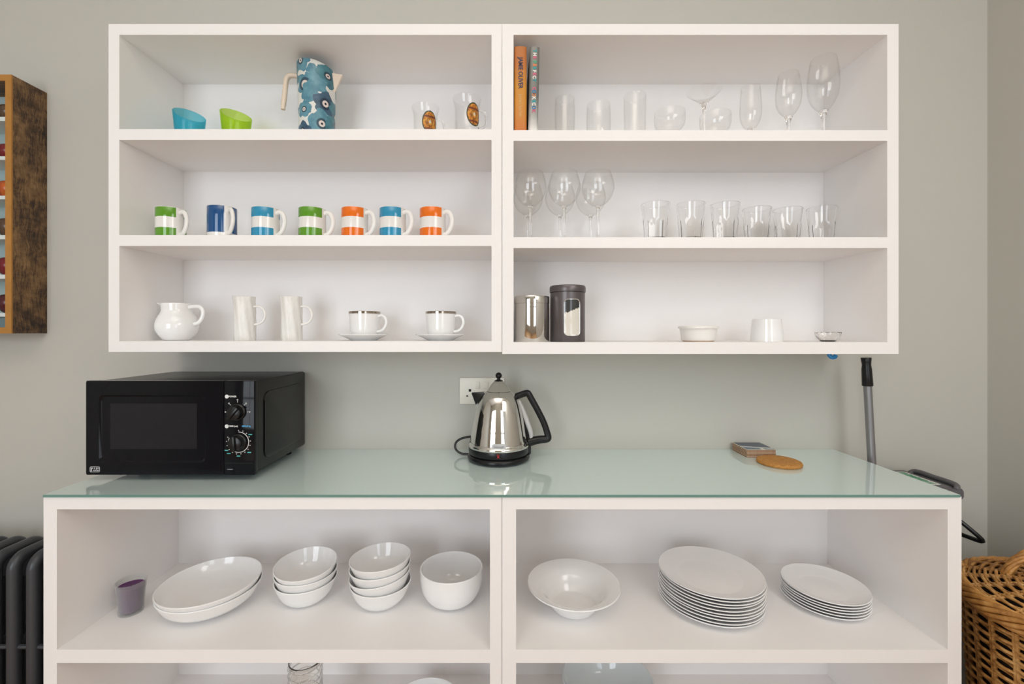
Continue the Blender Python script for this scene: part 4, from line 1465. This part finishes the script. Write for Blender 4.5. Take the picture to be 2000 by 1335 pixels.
wt = lambda a, c, d=0.0: ((rc_ + d) * math.cos(wa + a / rc_), (rc_ + d) * math.sin(wa + a / rc_), wc + c)
bm = bmesh.new()
uvl = bm.loops.layers.uv.new('UVMap')
ol = dense(rrect(ww, wh, .011, 6), .003)
gridn = 10
prev = None
for i in range(gridn + 1):
    s = i / gridn
    ring_ = [(bm.verts.new(wt(a * s, c * s, .0006)), (a * s / ww * 2, c * s / wh * 2)) for a, c in ol] if i else [(bm.verts.new(wt(0, 0, .0006)), (0, 0))]
    if prev:
        for k in range(len(ol)):
            k2_ = (k + 1) % len(ol)
            q = [prev[0], ring_[k], ring_[k2_]] if len(prev) == 1 else [prev[k], ring_[k], ring_[k2_], prev[k2_]]
            f = bm.faces.new([e[0] for e in q])
            for lp_, e in zip(f.loops, q): lp_[uvl].uv = e[1]
    prev = ring_
obj('sugar_window', bm, M['sugar'], c_)
obj('window_rim', tube([wt(a, c, .0006) for a, c in ol], .0016, 8, closed=True), M['silver'], c_)
o = thing('ramekin', 'flared white pot with a bare clay foot, bottom right wall shelf', 'pot', at_px(1363.5, 1.29, z0))
obj('pot', vessel([(.0425, .0035), (.0465, .006), (.0505, .036), (.0545, .038), (.0545, .043)], .0035, .006, 3), M['ceramic_warm'], o, sharp=40)
obj('clay_foot', lathe([(0, 0), (.041, 0), (.0435, .003), (.0430, .007), (0, .007)], 64), M['terracotta'], o)
o = obj('white_beaker', lathe([(0, .066), (.037, .066), (.0385, .0645), (.0435, .002), (.0437, 0), (.0405, 0), (.040, .003), (.0355, .060), (0, .062)], 72), M['porcelain'], None, at_px(1497.5, 1.30, z0))
tag(o, 'white tapered beaker turned upside down, bottom right wall shelf', 'beaker')
b = vessel([(.016, 0), (.020, .003), (.028, .012), (.0315, .026)], .003, .005, 5, n=96, fn=lambda a, c, d: (a * (1 + .05 * abs(math.sin(7 * math.atan2(c, a) + d * 160))), c * (1 + .05 * abs(math.sin(7 * math.atan2(c, a) + d * 160))), d))
o = obj('glass_bowl', b, M['crystal'], None, at_px(1617, 1.29, z0), sharp=30)
tag(o, 'tiny cut glass bowl near the right end of the bottom wall shelf', 'bowl')


# ================================================================== lower shelf
def at_z(u_, v_, z_):
    """point on height z seen at pixel (u, v)"""
    y = (EYE - z_) * FPX / (v_ - CV)
    return (PX(u_, y), y, z_)


# votive
y_ = 1.19
vt = thing('votive_candle', 'purple candle in a frosted glass at the left end of the lower shelf', 'candle', (PX(256, y_), y_, SH))
obj('candle_glass', vessel([(.0255, 0), (.0275, .003), (.0300, .04), (.0345, .083)], .0022, .008, 4), M['frosted'], vt, sharp=50)
obj('wax', lathe([(0, .0085), (.0248, .0085), (.0272, .04), (.0305, .070), (.0295, .0685), (0, .0680)], 48), M['wax'], vt)
obj('wick', tube([(0, 0, .066), (.001, 0, .076)], .0008, 6), M['stem_dark'], vt)

PASTA = [(.048, 0), (.056, .002), (.086, .012), (.107, .026), (.1180, .042), (.1250, .058)]
px_, py_ = PX(412, 1.214), 1.214
o = obj('serving_dish', vessel(PASTA, .0034, .0045, 6, n=80), M['porcelain'], None, (px_, py_, SH), sharp=50)
tag(o, 'wide white shallow bowl, the lower of the pair beside the purple candle', 'bowl', 'wide shallow bowls')
o2 = dup(o, (px_, py_, SH + .0135), 0, 'wide white shallow bowl, the upper of the pair beside the purple candle')
o2.rotation_euler = (math.radians(.6), math.radians(-.8), 0)

CER = [(.034, 0), (.041, .0015), (.055, .009), (.0675, .023), (.0760, .041), (.0832, .0605)]
first = None
stacks = [(598, 1.247, [(0, 0, 0, 0, 0), (.0205, 0, 0, 0, 0), (.0415, 5.0, 0, 0, .0034)], 'bowl stack of three beside the wide shallow bowls', ['lowest', 'middle', 'topmost']),
          (744, 1.232, [(0, 0, 0, 0, 0), (.0225, 0, -5.5, .0028, 0), (.0450, 0, -3.0, .001, 0), (.0660, 0, -2.5, .001, 0)], 'stack of four left of the deep bowl', ['lowest', 'second lowest', 'third', 'topmost'])]
for (u_, y_, lev, where, ords) in stacks:
    for (dz, tx, ty, dx_, dy_), od in zip(lev, ords):
        wd = 'white cereal bowl, %s in the %s' % (od, where)
        loc = (PX(u_, y_) + dx_, y_ + dy_, SH + dz)
        if first is None:
            o = first = tag(obj('cereal_bowl', vessel(CER, .0030, .0045, 6), M['porcelain'], None, loc, sharp=50), wd, 'bowl', 'stacked white cereal bowls')
        else: o = dup(first, loc, 0, wd)
        o.rotation_euler = (math.radians(tx), math.radians(ty), 0)
o = obj('deep_bowl', vessel([(.036, 0), (.044, .002), (.066, .014), (.0800, .036), (.0860, .062), (.0868, .094)], .004, .006, 7, n=80), M['porcelain'], None, (PX(882, 1.24), 1.24, SH), sharp=50)
tag(o, 'deep white bowl standing alone beside the unit divider', 'bowl')
SERV = [(.052, 0), (.058, .002), (.070, .018), (.081, .036), (.094, .050), (.112, .059), (.1255, .064)]
o = obj('serving_bowl', vessel(SERV, .004, .006, 7, n=96), M['porcelain'], None, (PX(1120, 1.212), 1.212, SH), sharp=50)
tag(o, 'white wide-rimmed serving bowl left of the dinner plates', 'bowl', 'wide-rimmed serving bowls')
PL = [(.078, 0), (.086, .0022), (.104, .008), (.122, .0145), (.1345, .0205)]
first = None
ORDW = ['lowest', 'second lowest', 'third from the bottom', 'fourth from the bottom', 'fifth from the bottom', 'fifth from the top', 'fourth from the top', 'third from the top', 'second from the top', 'topmost']
for k in range(10):
    wd = 'white dinner plate, %s in the tall plate stack' % ORDW[k]
    loc = (PX(1387, 1.226) + random.uniform(-.0015, .0015), 1.226 + random.uniform(-.0015, .0015), SH + k * .0080)
    if first is None: first = tag(obj('dinner_plate', vessel(PL, .0026, .0034, 6, n=96), M['porcelain'], None, loc, sharp=50), wd, 'plate', 'stacked dinner plates')
    else: dup(first, loc, 0, wd)
PS = [(.058, 0), (.064, .002), (.080, .0065), (.094, .0115), (.1035, .0165)]
first = None
ORDW = ['lowest', 'second lowest', 'third from the bottom', 'third from the top', 'second from the top', 'topmost']
for k in range(6):
    wd = 'white side plate, %s in the smaller plate stack at the right' % ORDW[k]
    loc = (PX(1609, 1.231) + random.uniform(-.0012, .0012), 1.231 + random.uniform(-.0012, .0012), SH + k * .0074)
    if first is None: first = tag(obj('side_plate', vessel(PS, .0025, .0032, 6, n=96), M['porcelain'], None, loc, sharp=50), wd, 'plate', 'stacked side plates')
    else: dup(first, loc, 0, wd)

# ------------------------------------------------------------------ bottom compartments
o = thing('glass_vase', 'ribbed clear glass vase in the bottom compartment on the left', 'vase', (PX(597, 1.19), 1.19, BSH))
obj('vase_body', vessel([(.030, 0), (.033, .004), (.036, .06), (.040, .15), (.0425, .235)], .003, .012, 6, n=64), M['crystal'], o, sharp=50)
b = bmesh.new()
pts = []
for i in range(420):
    s = i / 419
    r = .0345 + (.0425 - .0345) * s + .0005
    th = s * 2 * PI * 12
    pts.append((r * math.cos(th), r * math.sin(th), .012 + .218 * s + .0035 * math.sin(th)))
tube(pts, .0019, 6, bm=b)
obj('spiral_thread', b, M['crystal'], o)
o = obj('mixing_bowl', vessel([(.045, 0), (.055, .003), (.082, .022), (.100, .045), (.108, .068)], .004, .006, 6, n=72), M['porcelain'], None, (PX(830, 1.232), 1.232, BSH), sharp=50)
tag(o, 'white bowl with only its rim showing in the bottom compartment', 'bowl')
b = vessel([(.055, 0), (.064, .003), (.096, .030), (.118, .062), (.1330, .094)], .005, .008, 7, n=96)
gz = plain('blue_white_glaze', (0.72, 0.78, 0.80), 0.08, coat=.4, var=.02)
o = obj('large_bowl', b, gz, None, (PX(1187, 1.30), 1.30, BSH), sharp=50)
tag(o, 'large bluish-white bowl in the bottom compartment on the right', 'bowl')
